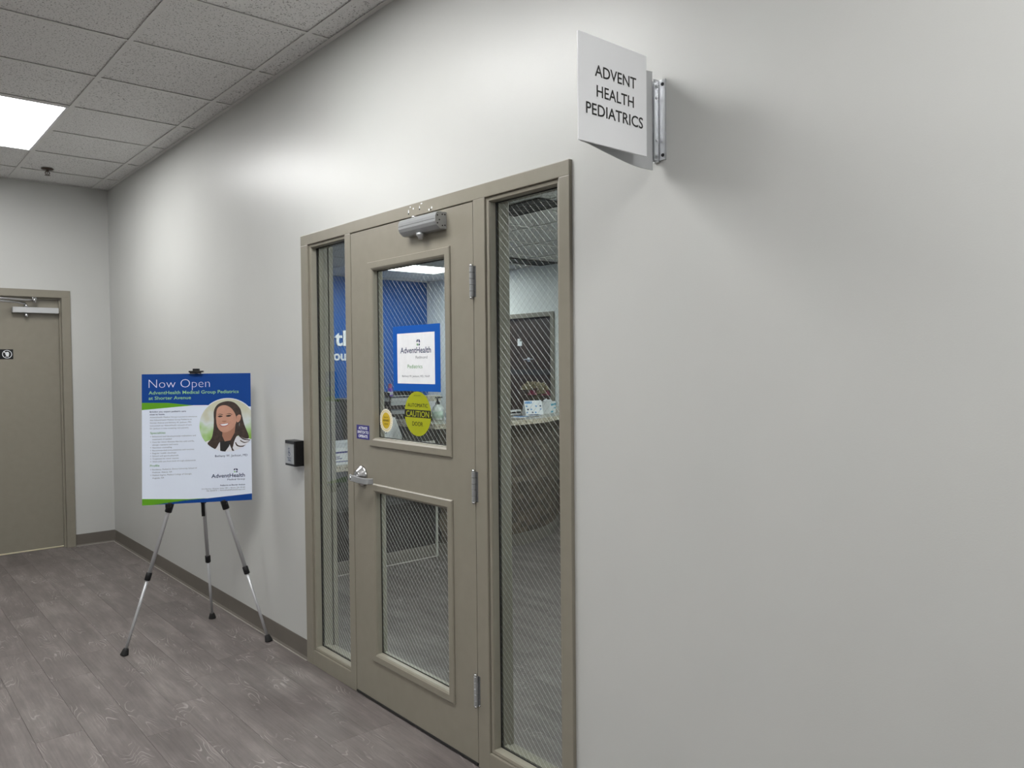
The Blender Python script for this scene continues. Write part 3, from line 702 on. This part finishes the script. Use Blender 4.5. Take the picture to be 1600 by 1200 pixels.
# crop of the portrait: pixel x 60..825 -> circle width
def q_(u, v): return (cc[0]-cr+(u-68)*(2*cr/806)*1.02, cc[1]+cr-(v-240)*(2*cr/800))
def pshape(name, m, pts, dx, sm=True):
    pts = [q_(*t) for t in pts]
    if sm: pts = [(v[0], v[1]) for v in spline(pts+[pts[0]], 5)[:-1]]
    area = sum(pts[i][0]*pts[(i+1) % len(pts)][1]-pts[(i+1) % len(pts)][0]*pts[i][1] for i in range(len(pts)))
    pts = clip(pts, circ)
    if len(pts) > 2: flat(MB(), pts, pf(dx)).obj(name, m, pp)
flat(MB(), circ, pf(.0009)).obj('background', 'bokeh', pp)
pshape('coat', 'coat', [(150, 880), (240, 850), (340, 860), (520, 830), (640, 800), (760, 850), (840, 880), (860, 1060), (150, 1060)], .0012, False)
pshape('hair', 'hair', [(270, 560), (272, 420), (330, 320), (450, 277), (560, 300), (640, 390), (668, 500), (700, 640), (765, 830), (700, 850), (610, 800), (560, 870), (520, 1000), (470, 900), (380, 880), (345, 900), (280, 995), (180, 915), (235, 830), (262, 700)], .0015)
pshape('shirt', 'blackink', [(352, 882), (505, 868), (480, 960), (420, 1045), (355, 1040)], .0018, False)
pshape('neck', 'skinshade', [(390, 720), (575, 640), (560, 760), (500, 872), (420, 885), (385, 800)], .0021, False)
pshape('ear', 'skin', [(590, 510), (622, 485), (652, 500), (645, 560), (615, 600), (590, 590)], .0022)
pshape('face', 'skin', [(300, 520), (312, 410), (350, 355), (430, 338), (510, 380), (570, 470), (588, 570), (560, 660), (490, 728), (410, 748), (350, 715), (312, 640)], .0024)
pshape('eyebrow', 'hair', [(318, 484), (355, 466), (398, 478), (396, 485), (354, 475)], .0027)
pshape('eyebrow', 'hair', [(436, 480), (480, 460), (526, 476), (522, 483), (480, 469)], .0027)
pshape('eye', 'hair', [(322, 506), (355, 490), (396, 504), (356, 519)], .0027)
pshape('eye', 'hair', [(434, 502), (478, 484), (517, 498), (476, 515)], .0027)
pshape('nose', 'skinshade', [(378, 578), (398, 572), (432, 572), (452, 580), (425, 594), (400, 592)], .0027)
pshape('lips', 'lip', [(345, 622), (400, 612), (470, 610), (484, 618), (450, 652), (395, 660), (362, 648)], .0027)
pshape('teeth', 'paper', [(356, 627), (410, 620), (472, 616), (445, 640), (395, 648)], .0030)
for pts in ([(630, 800), (690, 850), (760, 868), (838, 880), (836, 890), (750, 880), (680, 864), (622, 812)], [(575, 900), (610, 950), (690, 955), (815, 900), (812, 912), (700, 970), (600, 966), (566, 912)], [(520, 940), (535, 1000), (560, 1040), (545, 1045), (515, 1010)], [(640, 870), (700, 905), (780, 890), (700, 918), (640, 886)]):
    pshape('coat_edging', 'hair', pts, .0021)
pshape('earring', 'chrome', [(624, 610), (636, 612), (632, 660), (622, 655)], .0024)

# ------------------------------------------------------------------ far door
f2_ = struct(MB().box(FX0, FX1, YF-.014, YF+.115, 2.117, 2.18, .003).obj('trim_2', 'taupe'), 'taupe metal frame of the far door')
MB().box(-.376, FX1, YF-.014, YF+.115, 0, 2.118, .003).obj('jamb', 'taupe', f2_); MB().box(FX0, -1.293, YF-.014, YF+.115, 0, 2.118, .003).obj('jamb', 'taupe', f2_)
MB().box(-.390, -.375, YF+.024, YF+.050, 0, 2.118).box(-1.294, -1.279, YF+.024, YF+.050, 0, 2.118).box(-1.279, -.390, YF+.024, YF+.050, 2.102, 2.118).obj('door_stop', 'taupe', f2_)
dr2 = struct(MB().box(-1.290, -.379, YF+.052, YF+.097, .013, 2.112, .002).obj('door_2', 'taupe'), 'plain taupe flush door at the end of the hall')
fy = YF+.052
b2 = MB().box(-.728, -.396, fy-.062, fy, 1.986, 2.032, .004).obj('door_closer', 'signg', dr2)
MB().lathe([(.016, 1.987), (.016, 1.955), (.012, 1.950)], (-.628, fy-.030, 0), 'z', 18).lathe([(.014, 2.031), (.014, 2.050), (.011, 2.054)], (-.628, fy-.030, 0), 'z', 18).obj('spindle', 'chrome', b2)
MB().tube([(-.628, fy-.030, 2.050), (-.645, fy-.045, 2.064), (-.70, fy-.075, 2.069), (-.98, fy-.26, 2.070)], [.011, .010, .0095, .0095], 10).obj('main_arm', 'chrome', b2)
MB().tube([(-.98, fy-.26, 2.088), (-.66, fy-.09, 2.090), (-.58, YF-.030, 2.092)], [.0085, .0085, .0085], 10).lathe([(.012, -.030), (.012, .012)], (-.575, YF-.030, 2.098), 'z', 14).box(-.592, -.560, YF-.036, YF-.013, 2.092, 2.112, .003).tube([(-.98, fy-.26, 2.062), (-.98, fy-.26, 2.098)], .012, 12).obj('forearm', 'chrome', b2)
sp_ = thing('door_plate', 'small black plate with a white round emblem on the far taupe door', 'sign', (-.838, fy, 1.605))
MB().box(-.115, .115, -.003, 0, 0, .080, .001).obj('plate', 'black', sp_)
e_ = MB(); fe = lambda a, b: (a, -.0036, b)
for k in range(32):
    o_ = ell(.072, .040, .034, .034, 32)+[(.106, .040)]; i_ = ell(.072, .040, .0295, .0295, 32)+[(.1015, .040)]
    flat(e_, [o_[k], o_[k+1], i_[k+1], i_[k]], fe)
flat(e_, [(.060, .014), (.066, .032), (.058, .040), (.060, .050), (.070, .060), (.082, .058), (.086, .046), (.084, .030), (.078, .016), (.070, .026)], fe)
flat(e_, [(.049, .058), (.054, .063), (.068, .048), (.063, .044)], fe)
e_.obj('emblem', 'paper', sp_)
# lit room behind the far door (its light leaks under the leaf)
struct(MB().box(-1.9, 0, YF+.0605, 9.2, -.12, -.0005).obj('floor', 'cream2'))
struct(MB().box(-1.9, -1.8, YF+.12, 9.2, 0, 2.6).box(-1.9, 0, 9.2, 9.3, 0, 2.6).obj('wall_back_room', 'white'))
struct(MB().box(-1.9, 0, YF+.12, 9.3, 2.6, 2.65).obj('ceiling', 'white'))
ceiling_light((-1.2, -.6, 7.9, 8.6), 2.585, 'hall_lamp', 'lit panel light in the room behind the far door, hidden', 'back room light')

# ------------------------------------------------------------------ sprinkler
sk = thing('sprinkler_head', 'small dark sprinkler head hanging from the hall ceiling near the far wall', 'sprinkler', (-.552, 6.95, H))
MB().lathe([(.042, .002), (.042, -.003), (.034, -.008), (.014, -.010)], (0, 0, 0), 'z', 24).obj('escutcheon', 'brass', sk)
MB().lathe([(.010, -.008), (.010, -.020), (.006, -.022)], (0, 0, 0), 'z', 14).tube([(.010, 0, -.018), (.016, 0, -.032), (.006, 0, -.046)], .003, 8).tube([(-.010, 0, -.018), (-.016, 0, -.032), (-.006, 0, -.046)], .003, 8).tube([(0, 0, -.020), (0, 0, -.044)], .0025, 8).obj('frame', 'brass', sk)
df = MB()
for k in range(10):
    a = 2*math.pi*k/10; df.prism([(.004*math.cos(a-.5), .004*math.sin(a-.5)), (.020*math.cos(a-.2), .020*math.sin(a-.2)), (.020*math.cos(a+.2), .020*math.sin(a+.2)), (.004*math.cos(a+.5), .004*math.sin(a+.5))], -.049, -.0475, 'z')
df.lathe([(.009, -.049), (.009, -.0465), (.004, -.044)], (0, 0, 0), 'z', 12).obj('deflector', 'brass', sk)

# ------------------------------------------------------------------ reception beyond the glass
rd = thing('reception_desk', 'dark reception desk with granite tops and a bowed stone front, behind the door glass', 'desk', (1.6, 5.3, 0))
def W(mb): mb.v = [(x-1.6, y-5.3, z) for x, y, z in mb.v]; return mb
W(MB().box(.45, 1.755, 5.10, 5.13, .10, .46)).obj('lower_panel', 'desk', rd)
W(MB().box(.45, 1.755, 5.095, 5.13, .462, .755)).obj('upper_panel', 'dark_grey', rd)  # upper part of the desk front, paler than the lower panel
W(MB().box(1.757, 1.777, 5.088, 5.13, .0, .757)).obj('corner_trim', 'caulk', rd)
W(MB().box(.45, 1.757, 5.092, 5.10, 0, .098).box(.45, 1.757, 5.084, 5.092, 0, .006, mi=1)).obj('kick_base', ['base', 'caulk'], rd)
W(MB().box(.45, .48, 5.131, 5.72, 0, .755)).obj('end_panel', 'desk', rd)
W(MB().box(.42, 1.598, 5.07, 5.75, .757, .80, .004)).obj('low_counter', 'granite', rd)
bc = spline([(1.778, 5.095), (1.95, 5.02), (2.2, 4.955), (2.5, 4.93), (2.8, 4.985), (3.05, 5.11), (3.3, 5.30), (3.65, 5.52), (4.0, 5.66)], 8)
ed = spline([(1.60, 4.86), (1.72, 4.81), (1.95, 4.735), (2.25, 4.70), (2.6, 4.735), (3.04, 4.95), (3.40, 5.18), (3.72, 5.36), (4.02, 5.46)], 8)
W(MB().prism(bc+[(x, y+.03) for x, y in bc[::-1]], 0, 1.03, 'z')).obj('curved_body', 'desk', rd)
W(MB().prism(ed+[(4.02, 5.95), (3.5, 5.85), (3.14, 5.68), (2.80, 5.49), (2.45, 5.38), (2.0, 5.46), (1.64, 5.60), (1.58, 5.3)], 1.036, 1.075, 'z')).obj('high_counter', 'granite', rd)
W(MB().box(1.60, 1.64, 5.14, 5.58, .80, 1.035)).obj('counter_support', 'desk', rd)
W(MB().box(1.605, 3.0, 5.62, 6.15, .757, .80, .004)).obj('work_surface', 'granite', rd)
W(MB().box(1.62, 1.65, 5.66, 6.12, 0, .757)).obj('end_panel', 'desk', rd); W(MB().box(2.95, 2.98, 5.66, 6.12, 0, .757)).obj('end_panel', 'desk', rd)
# stacked stone facing on the bow, one small stone at a time, joined
sm_ = MB(); L = [0]
for i in range(1, len(bc)): L.append(L[-1]+math.hypot(bc[i][0]-bc[i-1][0], bc[i][1]-bc[i-1][1]))
def along(s):
    s = max(0, min(L[-1]-1e-4, s)); i = max(k for k in range(len(L)-1) if L[k] <= s); t = (s-L[i])/(L[i+1]-L[i])
    a, b = Vector(bc[i]), Vector(bc[i+1]); n = (b-a).normalized(); return a+(b-a)*t, Vector((n.y, -n.x))
z = .10
while z < 1.0:
    h_ = .048; s = random.uniform(0, .03)
    while s < L[-1]-.02:
        w = random.uniform(.06, .13); a, n1 = along(s+.001); b, n2 = along(min(s+w-.002, L[-1]-.002)); t = random.uniform(.006, .014)
        pts = [(a.x, a.y), (b.x, b.y), (b.x+n2.x*t, b.y+n2.y*t), (a.x+n1.x*t, a.y+n1.y*t)]
        sm_.prism(pts, z+.001, min(z+h_-.001, 1.03), 'z', mi=random.choice((0, 0, 1, 2))); s += w
    z += h_
tag(W(sm_).obj('stone_facing', ['stone1', 'stone2', 'stone3'], rd), kind='stuff')
W(MB().prism([(x+.0, y-.016) for x, y in bc]+[(x, y) for x, y in bc[::-1]], 0, .098, 'z')).obj('curved_kick_base', 'base', rd)
# cabinet against the blue wall
cb_ = thing('credenza', 'dark low credenza along the blue wall behind the reception desk', 'cabinet', (2.9, 8.27, 0))
MB().box(-1.0, .97, -.22, .22, .08, 1.10).obj('body', 'desk', cb_)
MB().box(-1.02, .99, -.24, .225, 1.10, 1.135, .003).obj('top', 'desk', cb_); MB().box(-.98, .95, -.19, .2, 0, .08).obj('plinth', 'black', cb_)
for k in range(4):
    x = -.98+k*.488; dd = MB().box(x, x+.478, -.242, -.221, .10, 1.085, .002).obj('door', 'desk', cb_)
    MB().tube([(x+.44, -.262, .85), (x+.44, -.262, .99)], .005, 8).box(x+.436, x+.444, -.262, -.242, .86, .868).box(x+.436, x+.444, -.262, -.242, .972, .98).obj('handle', 'chrome', dd)
# raised white lettering on the blue wall
wl = thing('wall_lettering', 'raised white lettering on the blue reception wall, seen through the left side window', 'lettering', (2.2, RB, 1.59))
lt = MB()
for s_, zb, cap, wd_ in (('AdventHealth', .178, .188, 1.62), ('Medical Group', 0, .122, .98)):
    ps, fs, w = text_pts(s_, wd_, cap, .018)
    lt.add([(.735-w+a, -.012, zb+b) for a, b in ps], fs); lt.add([(.735-w+a, -.001, zb+b) for a, b in ps], fs)
tag(lt.obj('letters', 'paper', wl), kind='stuff')
# side door in the white wall
sd = struct(MB().box(XR-.014, XR+.115, SDY0, SDY1, SDZ-.05, SDZ, .003).obj('trim_3', 'taupe'), 'taupe frame of the dark wooden door in the reception')
MB().box(XR-.014, XR+.115, SDY0, SDY0+.052, 0, SDZ-.049, .003).obj('jamb', 'taupe', sd); MB().box(XR-.014, XR+.115, SDY1-.052, SDY1, 0, SDZ-.049, .003).obj('jamb', 'taupe', sd)
s2 = struct(MB().box(XR+.03, XR+.075, SDY0+.054, SDY1-.054, .01, SDZ-.052).obj('door_3', 'wood'), 'dark wooden door in the white reception wall')
MB().tube([(XR-.03, 6.41, 1.575), (XR-.03, 6.56, 1.572)], .008, 10).lathe([(.026, -.004), (.026, 0)], (XR+.03, 6.55, 1.572), 'x', 16).box(XR-.03, XR+.03, 6.542, 6.558, 1.566, 1.578).obj('lever_handle', 'alu', s2)
MB().box(XR+.026, XR+.0305, SDY0+.06, SDY1-.06, 1.40, 1.46).obj('rail', 'dark_grey', s2)
MB().box(XR+.022, XR+.030, 6.66, 6.73, 1.73, 1.78).box(XR+.022, XR+.030, 6.69, 6.73, 1.78, 1.81).obj('door_sign', 'signw', s2)
# ceiling fittings
va = thing('linear_diffuser', 'long dark slot diffuser across the reception ceiling, seen through the right side window', 'vent', (3.4, 6.15, RH))
MB().ring(-.80, .62, -.135, .135, [(0, 0), (0, -.010), (.014, -.012), (.016, -.001)], lambda a, h, b: (a, b, h)).obj('frame', 'vent', va)
MB().box(-.785, .605, -.12, .12, -.0045, -.001).obj('backing', 'vent', va)
for k in range(6): MB().box(-.78, .60, -.108+k*.038, -.084+k*.038, -.008, -.002).obj('slat', 'vent', va)
vb = thing('return_grille', 'dark square return grille in the reception ceiling, at the top of the right side window', 'vent', (1.79, 4.02, RH))
MB().ring(-.14, .14, -.28, .28, [(0, 0), (0, -.008), (.018, -.010), (.020, -.001)], lambda a, h, b: (a, b, h)).obj('frame', 'vent', vb)
MB().box(-.12, .12, -.26, .26, -.0045, -.001).obj('backing', 'vent', vb)
for k in range(12): MB().box(-.118, .118, -.255+k*.0435, -.228+k*.0435, -.008, -.002).obj('slat', 'vent', vb)

# things on the high counter
HC = 1.0752
sb = thing('soap_dispenser', 'clear pump bottle of hand sanitizer on the granite counter', 'bottle', (1.886, 5.229, HC))
MB().lathe([(.040, 0), (.046, .004), (.046, .085), (.040, .105), (.018, .122), (.016, .128)], (0, 0, 0), 'z', 24).obj('body', 'bottle', sb)
MB().lathe([(.0475, .015), (.0475, .070)], (0, 0, 0), 'z', 24).obj('label', 'gel', sb)
MB().lathe([(.019, .126), (.019, .146), (.008, .150), (.007, .178)], (0, 0, 0), 'z', 16).box(-.018, .045, -.008, .008, .176, .188, .003).obj('pump', 'black', sb)
wp = thing('tissue_pack', 'white and blue tissue pack beside the pump bottle', 'tissue box', (2.005, 5.14, HC))
MB().box(-.065, .075, -.055, .055, 0, .060, .003).obj('box', 'cardblue', wp)
bm = bmesh.new(); bmesh.ops.create_icosphere(bm, subdivisions=3, radius=1)
for v in bm.verts:
    k = 1+.12*math.sin(7*v.co.x+3*v.co.z)*math.cos(6*v.co.y); v.co = Vector((v.co.x*.068*k, v.co.y*.052*k, max(-.005, v.co.z*.062*k)))
MB().bm(bm, 0, True, Matrix.Translation((.005, 0, .064))).obj('tissues', 'paper', wp)
rk = thing('card_rack', 'small black card rack with white cards, left of the pump bottle', 'rack', (1.815, 5.275, HC))
MB().box(-.045, .035, -.03, .04, 0, .012).box(-.045, .035, .034, .04, .012, .085).box(-.045, .035, .004, .010, .012, .060).box(-.045, .035, -.03, -.024, .012, .03).obj('rack', 'black', rk)
for k, (y, z) in enumerate(((-.02, .045), (.016, .070))): MB().box(-.04, .03, y, y+.014, .0125, z).obj('card_stack', 'paper', rk)
bb = thing('beige_box', 'beige topped white box standing behind the pump bottle', 'box', (1.92, 5.37, HC))
MB().box(-.07, .06, -.05, .05, 0, .15, .003).obj('body', 'signw', bb); MB().box(-.074, .064, -.054, .054, .15, .195, .004).obj('lid', 'beige', bb)
tc_ = thing('tent_card', 'white tent card with a blue header and printed icons on the counter', 'card', (2.825, 5.11, HC), (0, 0, R(-18)))
MB().add([(-.085, -.045, 0), (.085, -.045, 0), (.085, .0, .125), (-.085, .0, .125), (.085, .045, 0), (-.085, .045, 0), (-.085, -.043, 0), (.085, -.043, 0), (.085, 0, .121), (-.085, 0, .121)], [(0, 1, 2, 3), (3, 2, 4, 5), (0, 3, 5), (1, 4, 2)]).obj('card', 'paper', tc_)
tn = MB(); fz = lambda a, b: (a, -.0460+b*.36-.0003, b)
flat(tn, [(-.080, .098), (-.01, .098), (-.01, .119), (-.080, .119)], fz, 0)
for i in range(4):
    for j in range(3):
        if (i+j) % 4 != 3: flat(tn, ell(-.062+i*.041+random.uniform(-.008, .008), .022+j*.027, .009, .007, 8), fz, (i+j) % 2)
tag(tn.obj('print', ['cardblue', 'ink'], tc_), kind='stuff')
tt = thing('tissue_box', 'white tissue box with teal print at the right end of the counter', 'tissue box', (3.05, 5.17, HC), (0, 0, R(32)))
MB().box(-.115, .115, -.058, .058, 0, .105, .004).obj('carton', 'signw', tt)
MB().box(-.115+.05, .1152, -.0588, -.0578, .070, .088).box(-.065, .02, -.0588, -.0578, .008, .024).box(.04, .1152, -.0588, -.0578, .04, .05).obj('print', 'teal', tt)
bm = bmesh.new(); bmesh.ops.create_grid(bm, x_segments=8, y_segments=4, size=.5)
for v in bm.verts: v.co = Vector((v.co.x*.16, v.co.y*.05+.01*math.sin(9*v.co.x), .106+.028*(1-abs(v.co.y)*2)*(1-abs(v.co.x))+.004*math.sin(14*v.co.x)))
MB().bm(bm, 0, True).obj('tissue', 'paper', tt)
kb = thing('card_terminal', 'flat white card terminal lying at the left of the counter by the brochures', 'card reader', (2.70, 5.24, HC), (0, 0, R(10)))
MB().box(-.10, .06, -.05, .05, 0, .045, .006).obj('body', 'signw', kb); MB().box(-.09, .0, -.042, .042, .0452, .048).obj('screen', 'black', kb); MB().box(-.10, .06, -.052, -.0505, .014, .03).obj('slot', 'black', kb)
for k, (x, y, a, m_) in enumerate(((2.50, 4.93, 20, 'paper'), (2.57, 4.98, -12, 'cardblue'), (2.66, 4.955, 8, 'paper'), (2.74, 4.99, -25, 'ink'), (2.60, 5.06, 40, 'black'))):
    b_ = thing('brochure', ('white folded brochure lying nearest the counter edge on the left', 'blue folded brochure lying beside the white one on the counter', 'white folded brochure lying in front of the card terminal', 'navy folded brochure lying by the foot of the tent card', 'black folded brochure lying in front of the flat card terminal')[k], 'brochure', (x, y, HC+.0005+k*.0022), (0, 0, R(a)), 'brochures on the counter')
    MB().add([(-.05, -.05, 0), (.05, -.05, 0), (.05, .05, 0), (-.05, .05, 0), (-.05, -.05, .0018), (0, -.05, .002), (.05, -.05, .0018), (.05, .05, .0018), (0, .05, .002), (-.05, .05, .0018)], [(3, 2, 1, 0), (4, 5, 8, 9), (5, 6, 7, 8), (0, 1, 6, 5, 4), (2, 3, 9, 8, 7), (1, 2, 7, 6), (3, 0, 4, 9)]).obj('folded_sheet', m_, b_)
fv = thing('flower_arrangement', 'dried cream and rose flower bunch in a dark vase behind the tissue box', 'flowers', (3.11, 5.40, HC))
MB().lathe([(.040, 0), (.048, .01), (.055, .06), (.045, .10), (.050, .115), (.046, .115), (.040, .10)], (0, 0, 0), 'z', 20).obj('vase', 'black', fv)
def bloom(cx, cy, cz, r, m_):
    mb = MB(); rnd = random.Random(int(cx*1000+cz*77))
    for layer in range(4):
        n = 5+layer*2
        for k in range(n):
            a = 2*math.pi*k/n+layer*.7+rnd.uniform(-.2, .2); rr_ = r*(.25+.25*layer); lift = r*(.75-.28*layer)
            c = Vector((cx+rr_*.6*math.cos(a), cy+rr_*.6*math.sin(a), cz+lift*.5)); o = Vector((math.cos(a), math.sin(a), .6-.25*layer)).normalized()
            s = Vector((-math.sin(a), math.cos(a), 0)); w = r*.36; t = o*r*.55+Vector((0, 0, r*.25))
            mb.add([c-s*w*.5, c+s*w*.5, c+s*w+t*.6, c+s*w*.5+t, c-s*w*.5+t, c-s*w+t*.6, c+t*.55-Vector((0, 0, r*.12))], [(0, 1, 6), (1, 2, 6), (2, 3, 6), (3, 4, 6), (4, 5, 6), (5, 0, 6)], 0, True)
    mb.obj('bloom', m_, fv)
for cx, cy, cz, r, m_ in ((-.115, -.02, .215, .055, 'petal'), (-.03, -.05, .225, .055, 'petal'), (.055, -.03, .225, .055, 'petal'), (.125, 0, .20, .05, 'petal'), (-.08, -.06, .165, .045, 'petalp'), (.02, -.07, .175, .05, 'petal'), (.10, -.05, .155, .045, 'petalp'), (-.02, .04, .24, .05, 'petal'), (.07, .05, .235, .05, 'petal')): bloom(cx, cy, cz, r, m_)
st_ = MB()
for k in range(9):
    a = 2*math.pi*k/9; st_.tube([(.01*math.cos(a), .01*math.sin(a), .09), (.05*math.cos(a), .04*math.sin(a), .15), (.09*math.cos(a), .05*math.sin(a), .20)], .003, 6)
st_.obj('stems', 'leaf', fv)
lf = MB()
for k in range(26):
    a = random.uniform(0, 6.28); r_ = random.uniform(.04, .12); z_ = random.uniform(.13, .22); c = Vector((r_*math.cos(a), r_*.6*math.sin(a), z_)); o = Vector((math.cos(a), math.sin(a), random.uniform(-.6, .3)))*.04; s = Vector((-math.sin(a), math.cos(a), .2))*.012
    lf.add([c, c+o*.5+s, c+o, c+o*.5-s], [(0, 1, 2, 3)])
lf.obj('leaves', 'leaf', fv)
# things on the low counter
LCZ = .8002
wpn = thing('desktop_monitor', 'white flat panel seen from behind on the low counter, behind the door glass', 'monitor', (1.42, 5.33, LCZ), (0, 0, R(-4)))
MB().prism([(-.13, .02), (.17, .02), (.17, .16), (.11, .31), (-.13, .325)], -.012, .012, 'y').obj('back_shell', 'signw', wpn)
MB().box(-.06, .08, -.07, .07, 0, .012, .003).box(-.01, .03, -.01, .02, .012, .05).obj('stand', 'signw', wpn)
q = MB(); fq = lambda a, b: (a, -.0126, b)
o_ = [(.012, .185), (.034, .185), (.034, .207), (.012, .207)]; i_ = [(.016, .189), (.030, .189), (.030, .203), (.016, .203)]
for k in range(4): flat(q, [o_[k], o_[(k+1) % 4], i_[(k+1) % 4], i_[k]], fq)
q.obj('mark', 'ink', wpn)
lr = thing('letter_tray', 'black tiered letter tray holding loose white papers, behind the white panel', 'tray', (1.868, 5.79, LCZ))
for z in (.12, .21, .30, .375, .452):
    MB().box(-.16, .14, -.11, .12, z, z+.006).box(-.16, -.155, -.11, .12, z, z+.04).box(.135, .14, -.11, .12, z, z+.04).box(-.16, .14, .115, .12, z, z+.04).obj('tray', 'black', lr)
for x in (-.15, .12):
    for y in (-.10, .10): MB().box(x, x+.01, y, y+.01, 0, .455).obj('post', 'black', lr)
for k, (z, h_) in enumerate(((.3065, .03), (.3815, .062), (.2165, .02))):
    o = thing('paper_stack', ('white paper stack in the middle tray of the black letter tray', 'crumpled white paper stack in the upper tray of the black letter tray', 'white paper stack in the lowest tray of the black letter tray')[k], 'papers', (1.855, 5.785, LCZ+z), (0, 0, R(3-k*4)), 'papers in the letter tray')
    n = 5; mb = MB()
    for j in range(n): mb.box(-.12+random.uniform(-.012, .012), .105+random.uniform(-.01, .01), -.09, .09, j*h_/n, (j+.7)*h_/n)
    mb.obj('sheets', 'paper', o)
pb = thing('purple_bottle', 'small violet bottle with a pink cap standing on top of the letter tray', 'bottle', (1.748, 5.73, LCZ+.459))
MB().lathe([(.020, 0), (.023, .003), (.023, .06), (.014, .072)], (0, 0, 0), 'z', 18).obj('body', 'purple', pb); MB().lathe([(.0235, .012), (.0235, .04)], (0, 0, 0), 'z', 18).obj('label', 'tlav', pb)
MB().lathe([(.015, .071), (.016, .074), (.016, .10), (.008, .108)], (0, 0, 0), 'z', 18).obj('cap', 'pink', pb)
lb_ = thing('supply_box', 'white cardboard box with navy stripes on the low counter, seen through the left side window', 'box', (1.03, 5.24, LCZ))
MB().box(-.17, .17, -.11, .11, 0, .125, .003).obj('carton', 'signw', lb_)
MB().box(-.1702, .1702, -.1112, -.1105, .086, .098).box(-.1702, .1702, -.1112, -.1105, .022, .028).box(-.15, -.07, -.1112, -.1105, .045, .05).box(-.15, -.09, -.1112, -.1105, .058, .063).obj('print', 'navy', lb_)
ht = thing('paper_pile', 'uneven pile of white papers lying on top of the navy striped box', 'papers', (1.03, 5.24, LCZ+.1252))
mb = MB()
for j in range(6): mb.box(-.14+random.uniform(-.02, .02), .12+random.uniform(-.02, .02), -.09, .09, j*.006, j*.006+.004)
mb.obj('sheets', 'paper', ht)
mn = thing('computer_monitor', 'black computer monitor seen from behind on the low counter left of the white panel', 'monitor', (.99, 5.58, LCZ))
MB().box(-.27, .24, -.01, .02, .12, .46, .006).obj('back_shell', 'black', mn); MB().box(-.12, .10, -.05, .08, 0, .014, .003).box(-.03, .02, .0, .02, .014, .2).obj('stand', 'black', mn); MB().box(-.25, .22, .0205, .022, .14, .44).obj('screen', 'dark_grey', mn)
MB().box(-.055, -.01, -.018, -.0105, .19, .235, .002).obj('back_label', 'beige', mn)
